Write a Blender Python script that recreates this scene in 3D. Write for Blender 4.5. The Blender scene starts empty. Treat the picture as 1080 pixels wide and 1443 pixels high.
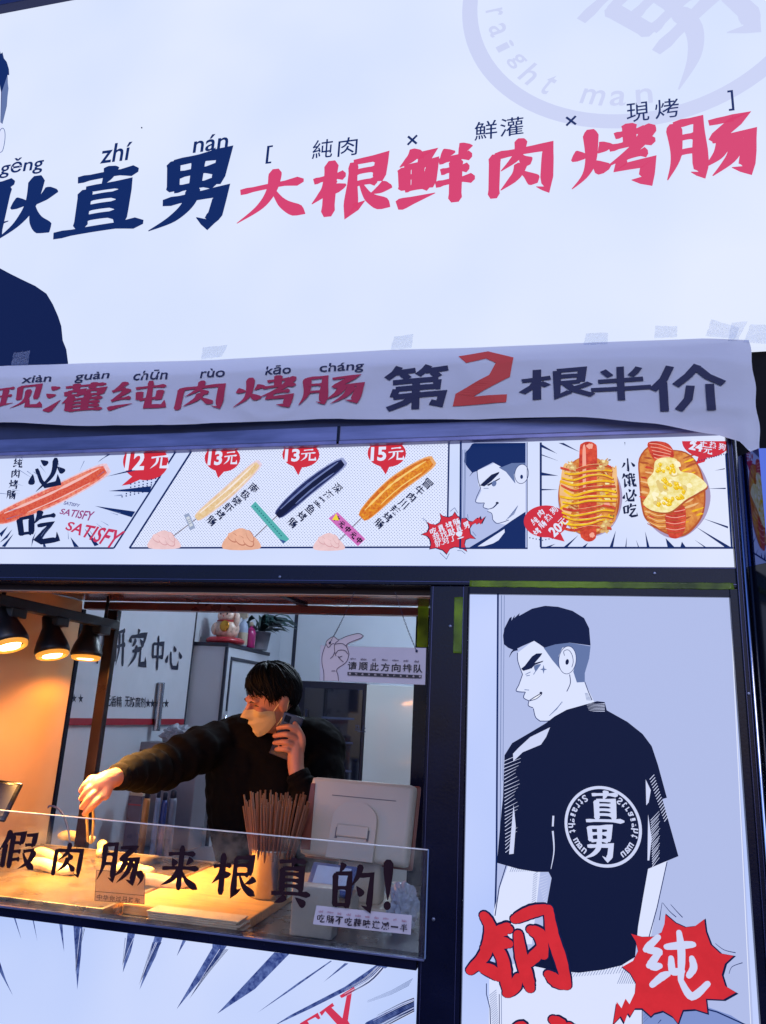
import bpy, bmesh, math, random
from mathutils import Vector, Matrix, Euler, noise as mnoise
from mathutils.geometry import tessellate_polygon
R = math.radians
random.seed(7)
scene = bpy.context.scene
col = scene.collection

# ------------------------------------------------------------------ camera
PHW, PHH, F = 1080., 1443., 1054.
CAM = Vector((0, -1.6, 1.55))
ax = Vector((4500, -54, -F)).normalized()
az = Vector((200, -3921, F)); az = (az - ax * az.dot(ax)).normalized()
ay = az.cross(ax)
RW = Matrix((ax, ay, az))                       # camera frame (x right, y down, z forward) -> world
cam = bpy.data.cameras.new('camera'); camo = bpy.data.objects.new('camera', cam); col.objects.link(camo)
right, down, fwd = RW @ Vector((1, 0, 0)), RW @ Vector((0, 1, 0)), RW @ Vector((0, 0, 1))
m3 = Matrix((right, -down, -fwd)).transposed()
camo.matrix_world = Matrix.Translation(CAM) @ m3.to_4x4()
cam.sensor_fit = 'VERTICAL'; cam.sensor_height = 36; cam.lens = 36 * F / PHH
cam.clip_start = .05; cam.clip_end = 500
scene.camera = camo

def P(px, py, y=0.):
    """the point of the vertical plane Y=y seen along one line of sight"""
    w = RW @ Vector((px - PHW/2, py - PHH/2, F))
    return CAM + w * ((y - CAM.y) / w.y)

# ------------------------------------------------------------------ light
world = bpy.data.worlds.new('World'); scene.world = world; world.use_nodes = True
wn = world.node_tree.nodes; wl = world.node_tree.links
bg = wn['Background']; sky = wn.new('ShaderNodeTexSky'); sky.sky_type = 'NISHITA'; sky.sun_disc = False
SUN_EL, SUN_ROT = 24., 168.
sky.sun_elevation = R(SUN_EL); sky.sun_rotation = R(SUN_ROT); sky.air_density = 1.6; sky.ozone_density = 4.0
tint = wn.new('ShaderNodeVectorMath'); tint.operation = 'MULTIPLY'; tint.inputs[1].default_value = (.55, .70, 1.45)   # the blue of late dusk
wl.new(sky.outputs[0], tint.inputs[0]); wl.new(tint.outputs[0], bg.inputs[0]); bg.inputs[1].default_value = .15
sl = bpy.data.lights.new('sun', 'SUN'); sl.energy = .6; sl.angle = R(25); sl.color = (1, .93, .86)
so = bpy.data.objects.new('sun', sl); col.objects.link(so)
sd = Vector((math.sin(R(SUN_ROT)), math.cos(R(SUN_ROT)), math.tan(R(38))))   # low glow of the street behind the camera
so.rotation_euler = sd.to_track_quat('Z', 'Y').to_euler()
scene.view_settings.view_transform = 'Standard'; scene.view_settings.look = 'None'
scene.view_settings.exposure = 0; scene.view_settings.gamma = 1
scene.cycles.use_denoising = True
scene.cycles.max_bounces = 10; scene.cycles.transparent_max_bounces = 16
scene.cycles.sample_clamp_indirect = 6

# ------------------------------------------------------------------ materials
def lin(c):
    f = lambda u: u/12.92 if u <= .04045 else ((u+.055)/1.055)**2.4
    return tuple(f(v/255.) for v in c[:3]) + (1,)
_m = {}
def mat(name, c, rough=.5, metal=0., noise=0., scale=12., bump=0., bscale=60., spec=.5, coat=0., stretch=None, sss=0.):
    """surface colour given as sRGB 0-255"""
    if name in _m: return _m[name]
    m = bpy.data.materials.new(name); m.use_nodes = True; _m[name] = m
    nt = m.node_tree; b = nt.nodes['Principled BSDF']
    b.inputs['Base Color'].default_value = lin(c); b.inputs['Roughness'].default_value = rough
    b.inputs['Metallic'].default_value = metal; b.inputs['Specular IOR Level'].default_value = spec
    b.inputs['Coat Weight'].default_value = coat
    if sss: b.inputs['Subsurface Weight'].default_value = sss; b.inputs['Subsurface Scale'].default_value = .01
    tc = nt.nodes.new('ShaderNodeTexCoord'); mp = nt.nodes.new('ShaderNodeMapping')
    nt.links.new(tc.outputs['Object'], mp.inputs[0])
    if stretch: mp.inputs['Scale'].default_value = stretch
    if noise:
        n = nt.nodes.new('ShaderNodeTexNoise'); n.inputs['Scale'].default_value = scale; n.inputs['Detail'].default_value = 5
        nt.links.new(mp.outputs[0], n.inputs['Vector'])
        r = nt.nodes.new('ShaderNodeValToRGB')
        l = lin(c); r.color_ramp.elements[0].position = .3; r.color_ramp.elements[1].position = .7
        r.color_ramp.elements[0].color = tuple(v*(1-noise) for v in l[:3]) + (1,)
        r.color_ramp.elements[1].color = tuple(min(1, v*(1+noise)) for v in l[:3]) + (1,)
        nt.links.new(n.outputs[0], r.inputs[0]); nt.links.new(r.outputs[0], b.inputs['Base Color'])
        mr = nt.nodes.new('ShaderNodeMapRange'); mr.inputs[3].default_value = max(.02, rough-.12); mr.inputs[4].default_value = min(1, rough+.12)
        nt.links.new(n.outputs[0], mr.inputs[0]); nt.links.new(mr.outputs[0], b.inputs['Roughness'])
    if bump:
        n2 = nt.nodes.new('ShaderNodeTexNoise'); n2.inputs['Scale'].default_value = bscale; n2.inputs['Detail'].default_value = 4
        nt.links.new(mp.outputs[0], n2.inputs['Vector'])
        bp = nt.nodes.new('ShaderNodeBump'); bp.inputs['Strength'].default_value = bump; bp.inputs['Distance'].default_value = .01
        nt.links.new(n2.outputs[0], bp.inputs['Height']); nt.links.new(bp.outputs[0], b.inputs['Normal'])
    return m

def ink(c, vary=0., scale=30., c2=None, sample=False, lamp=0.):
    """backlit printed film: gives off its own colour. vary = printed mottling, lamp = unevenness of the tubes behind"""
    key = 'ink_%s_%s_%s_%s' % (c, vary, c2, lamp)
    if key in _m: return _m[key]
    m = bpy.data.materials.new('backlit_film'); m.use_nodes = True; _m[key] = m
    nt = m.node_tree; b = nt.nodes['Principled BSDF']
    b.inputs['Base Color'].default_value = (.004, .004, .005, 1); b.inputs['Roughness'].default_value = .42; b.inputs['Specular IOR Level'].default_value = .09
    b.inputs['Emission Color'].default_value = lin(c); b.inputs['Emission Strength'].default_value = 1
    tc = nt.nodes.new('ShaderNodeTexCoord')
    if vary or c2:
        n = nt.nodes.new('ShaderNodeTexNoise'); n.inputs['Scale'].default_value = scale; n.inputs['Detail'].default_value = 6
        n.inputs['Roughness'].default_value = .65
        nt.links.new(tc.outputs['Object'], n.inputs['Vector'])
        r = nt.nodes.new('ShaderNodeValToRGB'); l = lin(c); h = lin(c2) if c2 else tuple(min(1, v*(1+vary)) for v in l[:3]) + (1,)
        r.color_ramp.elements[0].position = .38; r.color_ramp.elements[1].position = .62
        r.color_ramp.elements[0].color = l if c2 else tuple(v*(1-vary) for v in l[:3]) + (1,); r.color_ramp.elements[1].color = h
        nt.links.new(n.outputs[0], r.inputs[0]); nt.links.new(r.outputs[0], b.inputs['Emission Color'])
    if lamp:
        n = nt.nodes.new('ShaderNodeTexNoise'); n.inputs['Scale'].default_value = 1.6; n.inputs['Detail'].default_value = 2.5
        nt.links.new(tc.outputs['Object'], n.inputs['Vector'])
        mr = nt.nodes.new('ShaderNodeMapRange'); mr.inputs[1].default_value = .3; mr.inputs[2].default_value = .7
        mr.inputs[3].default_value = 1-lamp; mr.inputs[4].default_value = 1+lamp*.3
        nt.links.new(n.outputs[0], mr.inputs[0]); nt.links.new(mr.outputs[0], b.inputs['Emission Strength'])
        mr.inputs[3].default_value = 0; mr.inputs[4].default_value = 1; nt.links.remove(b.inputs['Emission Strength'].links[0])
        mx = nt.nodes.new('ShaderNodeMix'); mx.data_type = 'RGBA'; nt.links.new(mr.outputs[0], mx.inputs[0])
        l = lin(c); mx.inputs[6].default_value = (l[0]*(1-3.2*lamp), l[1]*(1-2.2*lamp), l[2]*(1-.4*lamp), 1); mx.inputs[7].default_value = l
        nt.links.new(mx.outputs[2], b.inputs['Emission Color'])
    m.cycles.emission_sampling = 'AUTO' if sample else 'NONE'
    return m

def dots(cbase, cdot, pitch, rad, ang):
    m = bpy.data.materials.new('halftone_film'); m.use_nodes = True
    nt = m.node_tree; b = nt.nodes['Principled BSDF']; L = nt.links.new
    b.inputs['Base Color'].default_value = (.02, .02, .022, 1); b.inputs['Roughness'].default_value = .42
    tc = nt.nodes.new('ShaderNodeTexCoord'); mp = nt.nodes.new('ShaderNodeMapping')
    mp.inputs['Rotation'].default_value = (0, R(ang), 0); mp.inputs['Scale'].default_value = (1/pitch, 0, 1/pitch)
    L(tc.outputs['Object'], mp.inputs[0])
    fr = nt.nodes.new('ShaderNodeVectorMath'); fr.operation = 'FRACTION'; L(mp.outputs[0], fr.inputs[0])
    sb = nt.nodes.new('ShaderNodeVectorMath'); sb.operation = 'SUBTRACT'; sb.inputs[1].default_value = (.5, 0, .5); L(fr.outputs[0], sb.inputs[0])
    ln = nt.nodes.new('ShaderNodeVectorMath'); ln.operation = 'LENGTH'; L(sb.outputs[0], ln.inputs[0])
    ls = nt.nodes.new('ShaderNodeMath'); ls.operation = 'LESS_THAN'; ls.inputs[1].default_value = rad; L(ln.outputs['Value'], ls.inputs[0])
    mx = nt.nodes.new('ShaderNodeMix'); mx.data_type = 'RGBA'; L(ls.outputs[0], mx.inputs[0])
    mx.inputs[6].default_value = lin(cbase); mx.inputs[7].default_value = lin(cdot)
    L(mx.outputs[2], b.inputs['Emission Color']); b.inputs['Emission Strength'].default_value = 1
    m.cycles.emission_sampling = 'NONE'
    return m

def glass_mat(name, tint=(1, 1, 1), ior=1.45, haze=0.):
    m = bpy.data.materials.new(name); m.use_nodes = True; nt = m.node_tree; nt.nodes.clear(); L = nt.links.new
    o = nt.nodes.new('ShaderNodeOutputMaterial'); t = nt.nodes.new('ShaderNodeBsdfTransparent'); g = nt.nodes.new('ShaderNodeBsdfGlossy')
    t.inputs[0].default_value = (*tint, 1); g.inputs['Roughness'].default_value = .02
    f = nt.nodes.new('ShaderNodeFresnel'); f.inputs[0].default_value = ior
    mx = nt.nodes.new('ShaderNodeMixShader'); L(f.outputs[0], mx.inputs[0]); L(t.outputs[0], mx.inputs[1]); L(g.outputs[0], mx.inputs[2])
    out = mx
    if haze:                                     # noise haze stands in for hazy reflections and glow on the greasy glass
        d = nt.nodes.new('ShaderNodeBsdfTranslucent'); d.inputs[0].default_value = (.8, .8, .8, 1)
        n = nt.nodes.new('ShaderNodeTexNoise'); n.inputs['Scale'].default_value = 9; n.inputs['Detail'].default_value = 8; n.inputs['Roughness'].default_value = .7
        tc = nt.nodes.new('ShaderNodeTexCoord'); L(tc.outputs['Object'], n.inputs['Vector'])
        mr = nt.nodes.new('ShaderNodeMapRange'); mr.inputs[1].default_value = .45; mr.inputs[2].default_value = .75; mr.inputs[4].default_value = haze
        L(n.outputs[0], mr.inputs[0]); m2 = nt.nodes.new('ShaderNodeMixShader')
        L(mr.outputs[0], m2.inputs[0]); L(mx.outputs[0], m2.inputs[1]); L(d.outputs[0], m2.inputs[2]); out = m2
    L(out.outputs[0], o.inputs[0])
    return m

# ------------------------------------------------------------------ objects
def tag(o, label=None, cat=None, group=None, kind=None):
    if label: o['label'] = label
    if cat: o['category'] = cat
    if group: o['group'] = group
    if kind: o['kind'] = kind
    return o
def empty(name, loc, label, cat, group=None):
    o = bpy.data.objects.new(name, None); o.empty_display_size = .05; col.objects.link(o); o.location = loc
    return tag(o, label, cat, group)
def link(name, me, mats, parent=None, smooth=False):
    """vertices are in world metres; a child keeps its place under its parent"""
    o = bpy.data.objects.new(name, me); col.objects.link(o)
    for m in (mats if isinstance(mats, (list, tuple)) else [mats]): me.materials.append(m)
    if smooth:
        for p in me.polygons: p.use_smooth = True
    if parent is not None:
        root = parent; off = Vector((0, 0, 0))
        while root is not None: off += Vector(root.location); root = root.parent
        o.parent = parent; me.transform(Matrix.Translation(-off))
    return o

class MB:
    def __init__(s): s.bm = bmesh.new()
    def _add(s, verts, faces):
        vs = [s.bm.verts.new(v) for v in verts]
        for f in faces:
            try: s.bm.faces.new([vs[i] for i in f])
            except ValueError: pass
        return vs
    def box(s, x0, x1, y0, y1, z0, z1, bev=0., M=None):
        t = bmesh.new(); bmesh.ops.create_cube(t, size=1)
        bmesh.ops.scale(t, vec=(abs(x1-x0), abs(y1-y0), abs(z1-z0)), verts=t.verts)
        if bev: bmesh.ops.bevel(t, geom=t.edges[:], offset=bev, segments=2, affect='EDGES', profile=.6)
        bmesh.ops.translate(t, vec=((x0+x1)/2, (y0+y1)/2, (z0+z1)/2), verts=t.verts)
        s.merge(t, M); return s
    def merge(s, t, M=None):
        if M is not None: bmesh.ops.transform(t, matrix=M, verts=t.verts)
        me = bpy.data.meshes.new('t'); t.to_mesh(me); t.free(); s.bm.from_mesh(me); bpy.data.meshes.remove(me)
    def tube(s, pts, rad, n=10, caps=True):
        pts = [Vector(p) for p in pts]; rad = rad if isinstance(rad, (list, tuple)) else [rad]*len(pts)
        up = Vector((.13, .31, .94)); rings = []
        for i, p in enumerate(pts):
            d = (pts[min(i+1, len(pts)-1)] - pts[max(i-1, 0)]).normalized()
            a = d.cross(up if abs(d.dot(up.normalized())) < .97 else Vector((1, 0, 0))).normalized(); b = d.cross(a)
            rings.append([s.bm.verts.new(p + (a*math.cos(2*math.pi*k/n) + b*math.sin(2*math.pi*k/n))*rad[i]) for k in range(n)])
        for r0, r1 in zip(rings, rings[1:]):
            for k in range(n): s.bm.faces.new((r0[k], r0[(k+1) % n], r1[(k+1) % n], r1[k]))
        if caps: s.bm.faces.new(rings[0][::-1]); s.bm.faces.new(rings[-1])
        return s
    def lathe(s, prof, n=24, M=None, caps=True):
        """prof: (radius, height) pairs about Z"""
        t = bmesh.new(); rings = [[t.verts.new((r*math.cos(2*math.pi*k/n), r*math.sin(2*math.pi*k/n), z)) for k in range(n)] for r, z in prof]
        for r0, r1 in zip(rings, rings[1:]):
            for k in range(n): t.faces.new((r0[k], r0[(k+1) % n], r1[(k+1) % n], r1[k]))
        if caps: t.faces.new(rings[0][::-1]); t.faces.new(rings[-1])
        s.merge(t, M); return s
    def ball(s, c, r, M=None, seg=20):
        t = bmesh.new(); bmesh.ops.create_uvsphere(t, u_segments=seg, v_segments=seg//2+2, radius=1)
        bmesh.ops.scale(t, vec=(r if isinstance(r, (tuple, list)) else (r, r, r)), verts=t.verts)
        mm = Matrix.Translation(Vector(c)); s.merge(t, (M @ mm) if M is not None else mm); return s
    def build(s, name, m, parent=None, smooth=False):
        bmesh.ops.recalc_face_normals(s.bm, faces=s.bm.faces[:])
        me = bpy.data.meshes.new(name); s.bm.to_mesh(me); s.bm.free()
        o = link(name, me, m, parent, smooth)
        return o
def slab(name, m, x0, x1, y0, y1, z0, z1, parent=None, bev=.002):
    return MB().box(x0, x1, y0, y1, z0, z1, bev).build(name, m, parent)

# ------------------------------------------------------------------ brush lettering
GL = {  # strokes on a 100 grid: h across, v down, p left sweep, n right sweep, d dot, z bend, g bend with hook, t rising flick
'耿': 'h 4,13 52,10;v 16,13 16,78;v 42,11 42,97;h 18,34 40,32;h 18,54 40,52;t 2,84 54,68;d 58,34 64,50;p 96,26 88,38 80,48;p 76,4 75,45 64,74 44,96;n 76,46 84,72 100,92',
'直': 'h 18,15 84,11;p 54,0 52,14 46,28;v 29,30 30,86;Z 29,30 72,28 72,86;h 31,44 71,43;h 31,58 71,57;h 31,72 71,71;h 2,92 98,86',
'男': 'v 22,6 26,48;Z 22,9 80,4 75,45;h 27,27 75,24;v 51,7 51,46;h 27,46 75,43;G 16,62 82,55 78,84 70,96 57,86;p 50,44 46,66 30,84 4,97',
'大': 'h 6,40 92,31;p 52,4 50,40 36,70 6,96;n 50,40 68,70 98,92',
'根': 'h 2,36 42,30;v 23,3 23,98;p 24,34 18,54 2,74;d 27,44 38,56;Z 51,11 86,7 83,48;h 52,29 83,27;h 52,49 82,47;G 51,11 51,92 68,78;p 96,53 86,62 74,68;n 62,50 74,74 99,93',
'鲜': 'p 25,2 18,16 3,30;Z 20,15 40,12 30,28;v 9,31 11,70;Z 9,32 45,28 42,70;h 11,50 43,48;v 27,30 27,68;h 11,69 43,67;t 2,94 50,80;d 59,8 66,22;p 88,3 84,12 78,21;h 53,29 95,24;h 56,47 92,44;h 50,67 99,62;v 75,26 75,99',
'肉': 'v 13,24 12,98;G 13,27 89,21 86,92 72,86;p 51,2 46,30 22,54;n 48,28 54,38 64,48;p 51,44 44,64 22,86;n 50,58 60,66 74,80',
'烤': 'd 8,36 13,52;p 44,28 40,36 33,44;p 25,4 25,50 18,76 2,96;d 26,54 42,74;h 53,20 90,16;v 70,2 70,36;h 46,39 99,33;p 96,8 76,42 42,68;h 60,57 90,51;G 61,57 57,71 90,67 86,95 70,92',
'肠': 'p 13,8 14,60 3,97;G 13,10 41,6 40,94 29,88;h 15,34 39,32;h 15,57 39,55;Z 52,14 88,9 54,44;G 54,43 96,37 88,94 73,88;p 69,42 60,66 43,84;p 83,42 74,72 52,98',
'来': 'h 16,23 84,18;d 27,32 37,46;p 76,27 70,36 63,44;h 4,55 96,49;v 50,1 50,99;p 48,55 32,76 4,93;n 52,54 68,76 98,93',
'真': 'h 18,12 82,8;p 53,0 52,10 49,22;v 27,24 28,74;Z 27,25 74,23 73,74;h 29,37 73,36;h 29,50 73,49;h 29,62 73,61;h 4,79 97,75;p 38,82 30,90 12,98;d 62,83 86,98',
'的': 'p 27,2 24,12 18,22;v 9,24 11,92;Z 9,25 43,22 40,92;h 11,55 41,53;h 11,89 41,87;p 67,2 62,24 47,48;G 62,25 94,20 89,90 72,84;d 59,46 74,64',
'假': 'p 25,3 18,30 1,58;v 17,36 17,98;v 34,10 34,98;Z 34,12 60,9 58,35;h 36,35 58,33;h 36,57 59,54;h 36,78 59,73;Z 68,12 91,9 89,37;h 68,37 90,35;p 94,48 84,76 58,97;h 66,53 94,48;n 66,56 78,78 99,95',
'现': 'h 5,16 39,13;h 7,46 37,43;t 1,86 43,74;v 22,15 22,80;v 51,9 53,64;Z 51,10 90,7 88,64;p 70,22 68,60 58,80 40,96;G 72,62 74,90 97,91 97,74',
'灌': 'd 8,8 19,20;d 2,34 14,46;t 6,97 27,58;h 32,15 98,11;v 49,3 50,25;v 79,2 75,24;v 37,30 38,46;Z 37,31 60,29 58,46;h 38,46 58,45;v 68,30 69,46;Z 68,30 93,28 90,46;h 69,46 91,45;p 46,48 40,60 30,72;v 42,60 42,99;h 43,61 95,57;h 43,73 91,70;h 43,85 91,82;h 43,98 97,95;v 68,58 68,97;d 66,47 73,57',
'纯': 'p 29,2 20,18 6,32;h 6,33 31,27;p 36,27 22,46 6,62;h 6,64 40,56;t 2,92 44,76;h 47,27 97,20;v 54,38 55,66;v 89,34 87,68;h 55,66 88,62;G 71,2 71,90 98,91 98,70',
'第': 'p 23,0 16,14 4,26;h 17,14 48,10;d 28,17 38,29;p 68,0 62,10 52,22;h 63,13 97,9;d 74,16 84,28;h 14,36 83,33;Z 82,34 81,51 80,51;h 19,52 81,50;p 20,52 18,62 16,70;G 16,70 90,66 86,90 72,85;v 50,34 50,99;p 48,70 34,84 8,97',
'半': 'd 22,10 34,28;p 80,6 74,18 66,29;h 14,42 86,38;h 2,67 98,62;v 50,2 50,99',
'价': 'p 28,2 18,30 2,52;v 17,36 17,99;p 66,2 52,24 34,44;n 66,10 78,28 99,44;p 54,46 50,74 36,97;v 80,44 80,99',
'钢': 'p 25,1 18,20 3,38;h 17,24 46,19;h 12,44 42,40;h 4,64 46,58;G 25,42 24,94 48,76;v 57,10 54,98;G 57,11 96,6 93,95 79,88;p 86,22 76,52 60,78;n 62,30 72,48 86,74',
'必': 'd 17,44 6,74;G 30,30 34,70 42,88 76,89 80,62;d 46,8 60,26;p 86,12 66,60 14,98;d 84,40 97,62',
'吃': 'v 7,22 10,72;Z 7,23 37,18 34,70;h 9,68 35,66;p 60,2 54,22 42,40;h 54,24 96,19;G 50,47 86,41 48,86 58,94 97,90 96,68',
'研': 'h 3,14 47,11;p 27,14 18,44 2,64;v 16,48 17,90;Z 16,49 43,46 41,88;h 17,86 42,84;h 53,16 97,12;h 49,51 99,46;p 64,15 62,56 45,98;v 85,14 85,99',
'究': 'd 46,0 55,11;d 11,18 7,36;Z 11,21 92,15 82,36;p 38,26 30,38 18,46;d 60,26 82,44;Z 22,58 68,51 68,54;p 44,42 38,70 4,98;G 67,52 66,90 97,90 96,70',
'中': 'v 15,26 18,68;Z 15,27 86,22 82,66;h 17,64 83,61;v 50,1 50,100',
'心': 'd 14,46 5,74;G 30,34 34,72 44,89 74,89 80,62;d 47,12 60,32;d 80,30 97,54',
'元': 'h 20,16 80,12;h 4,43 96,37;p 38,42 34,70 4,97;G 60,42 60,91 97,91 96,68',
'小': 'G 50,4 50,92 36,84;p 28,34 20,52 4,70;d 72,34 96,66',
'饿': 'p 22,2 14,24 2,40;Z 16,22 40,18 34,34;G 22,40 22,92 40,78;p 66,4 58,12 44,18;h 40,38 96,33;G 54,14 54,92 44,84;t 40,70 66,58;G 70,4 74,50 84,92 98,94 97,76;p 92,46 80,70 66,86;d 82,8 92,22',
}
def catmull(p, n=8, closed=False):
    p = [Vector(q) for q in p]
    if len(p) < 3 and not closed: return [p[0].lerp(p[-1], i/n) for i in range(n+1)]
    out = []; N = len(p)
    for i in range(N if closed else N-1):
        if closed: a, b, c, d = p[i-1], p[i], p[(i+1) % N], p[(i+2) % N]
        else: a, b, c, d = p[max(i-1, 0)], p[i], p[i+1], p[min(i+2, N-1)]
        for k in range(n):
            t = k/n
            out.append(.5*((2*b) + (c-a)*t + (2*a-5*b+4*c-d)*t*t + (3*b-a-3*c+d)*t*t*t))
    if not closed: out.append(p[-1])
    return out
def ribbon(pts, wid):
    """outline of a stroke with a width at each point (2-D)"""
    pts = [Vector(p) for p in pts]; L, Rr = [], []
    for i, p in enumerate(pts):
        a = pts[i]-pts[i-1] if i > 0 else None; b = pts[i+1]-pts[i] if i < len(pts)-1 else None
        if a is None: d = b.normalized(); k = 1
        elif b is None: d = a.normalized(); k = 1
        else:
            d = a.normalized() + b.normalized()
            d = d.normalized() if d.length > 1e-4 else a.normalized(); k = min(1.7, 1/max(.3, d.dot(a.normalized())))
        nrm = Vector((-d.y, d.x)); w = wid[i]/2*k
        L.append(p + nrm*w); Rr.append(p - nrm*w)
    return L, Rr
PROF = {'h': [(0, .62), (.06, .8), (.16, .56), (.7, .58), (.88, .95), (.95, 1.15), (1, .35)],
        'v': [(0, .5), (.05, 1.2), (.14, 1.02), (.8, .95), (.94, 1.08), (1, .55)],
        'p': [(0, .5), (.08, 1.15), (.25, 1.0), (.6, .72), (1, .08)],
        'n': [(0, .3), (.3, .6), (.72, 1.25), (.84, 1.2), (1, .06)],
        'd': [(0, .12), (.3, .7), (.72, 1.3), (.9, 1.15), (1, .5)],
        't': [(0, .9), (.12, 1.25), (.4, .8), (1, .08)],
        'Z': [(0, .55), (.04, .8), (.12, .62), (.3, .66), (.5, 1.02), (.9, 1), (1, .6)],
        'G': [(0, .55), (.05, .85), (.14, .66), (.34, .75), (.6, 1.05), (.8, 1.1), (1, .06)]}
def prof(t, u):
    for (u0, w0), (u1, w1) in zip(PROF[t], PROF[t][1:]):
        if u <= u1: return w0 + (w1-w0)*(u-u0)/max(1e-6, u1-u0)
    return PROF[t][-1][1]
def strokes(ch, wt=11., block=False):
    """list of (left edge, right edge) ribbons on the 100 grid"""
    res = []
    for s in GL[ch].split(';'):
        t, rest = s.split(' ', 1); pts = [tuple(float(v) for v in q.split(',')) for q in rest.split(' ')]
        if block:
            L0, R0 = ribbon([Vector(p) for p in pts], [wt]*len(pts)); L1, R1 = [L0[0]], [R0[0]]
            for k in range(len(L0)-1):
                for u in (.167, .333, .5, .667, .833, 1): L1.append(L0[k].lerp(L0[k+1], u)); R1.append(R0[k].lerp(R0[k+1], u))
            res.append((L1, R1)); continue
        if t in 'ZG':
            q = []
            for a, b in zip(pts, pts[1:]):
                n = max(3, int(math.dist(a, b)/9)); q += [Vector(a).lerp(Vector(b), k/n) for k in range(n)]
            q.append(Vector(pts[-1]))
        else:
            q = catmull(pts, 10 if len(pts) < 3 else 7)
            if t == 'h':
                for i, v in enumerate(q): u = i/(len(q)-1); v.y -= 1.4*math.sin(math.pi*u)
        ln = [0]
        for a, b in zip(q, q[1:]): ln.append(ln[-1] + (b-a).length)
        w = [wt*prof(t, l/ln[-1]) for l in ln]
        res.append(ribbon(q, w))
    return res

_tx = {}
def font_tris(s, bold=0.):
    """triangles of a line of type (built-in font), unit box"""
    k = (s, bold)
    if k in _tx: return _tx[k]
    cu = bpy.data.curves.new('t', 'FONT'); cu.body = s; cu.offset = bold; cu.resolution_u = 3
    o = bpy.data.objects.new('t', cu); col.objects.link(o); dg = bpy.context.evaluated_depsgraph_get()
    me = bpy.data.meshes.new_from_object(o.evaluated_get(dg)); me.calc_loop_triangles()
    vs = [(v.co.x, v.co.y) for v in me.vertices]; ts = [tuple(t.vertices) for t in me.loop_triangles]
    bpy.data.objects.remove(o); bpy.data.curves.remove(cu); bpy.data.meshes.remove(me)
    x0 = min(v[0] for v in vs); x1 = max(v[0] for v in vs); y0 = min(v[1] for v in vs); y1 = max(v[1] for v in vs)
    _tx[k] = ([((x-x0)/(x1-x0), (y1-y)/(y1-y0)) for x, y in vs], ts)
    return _tx[k]

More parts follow.
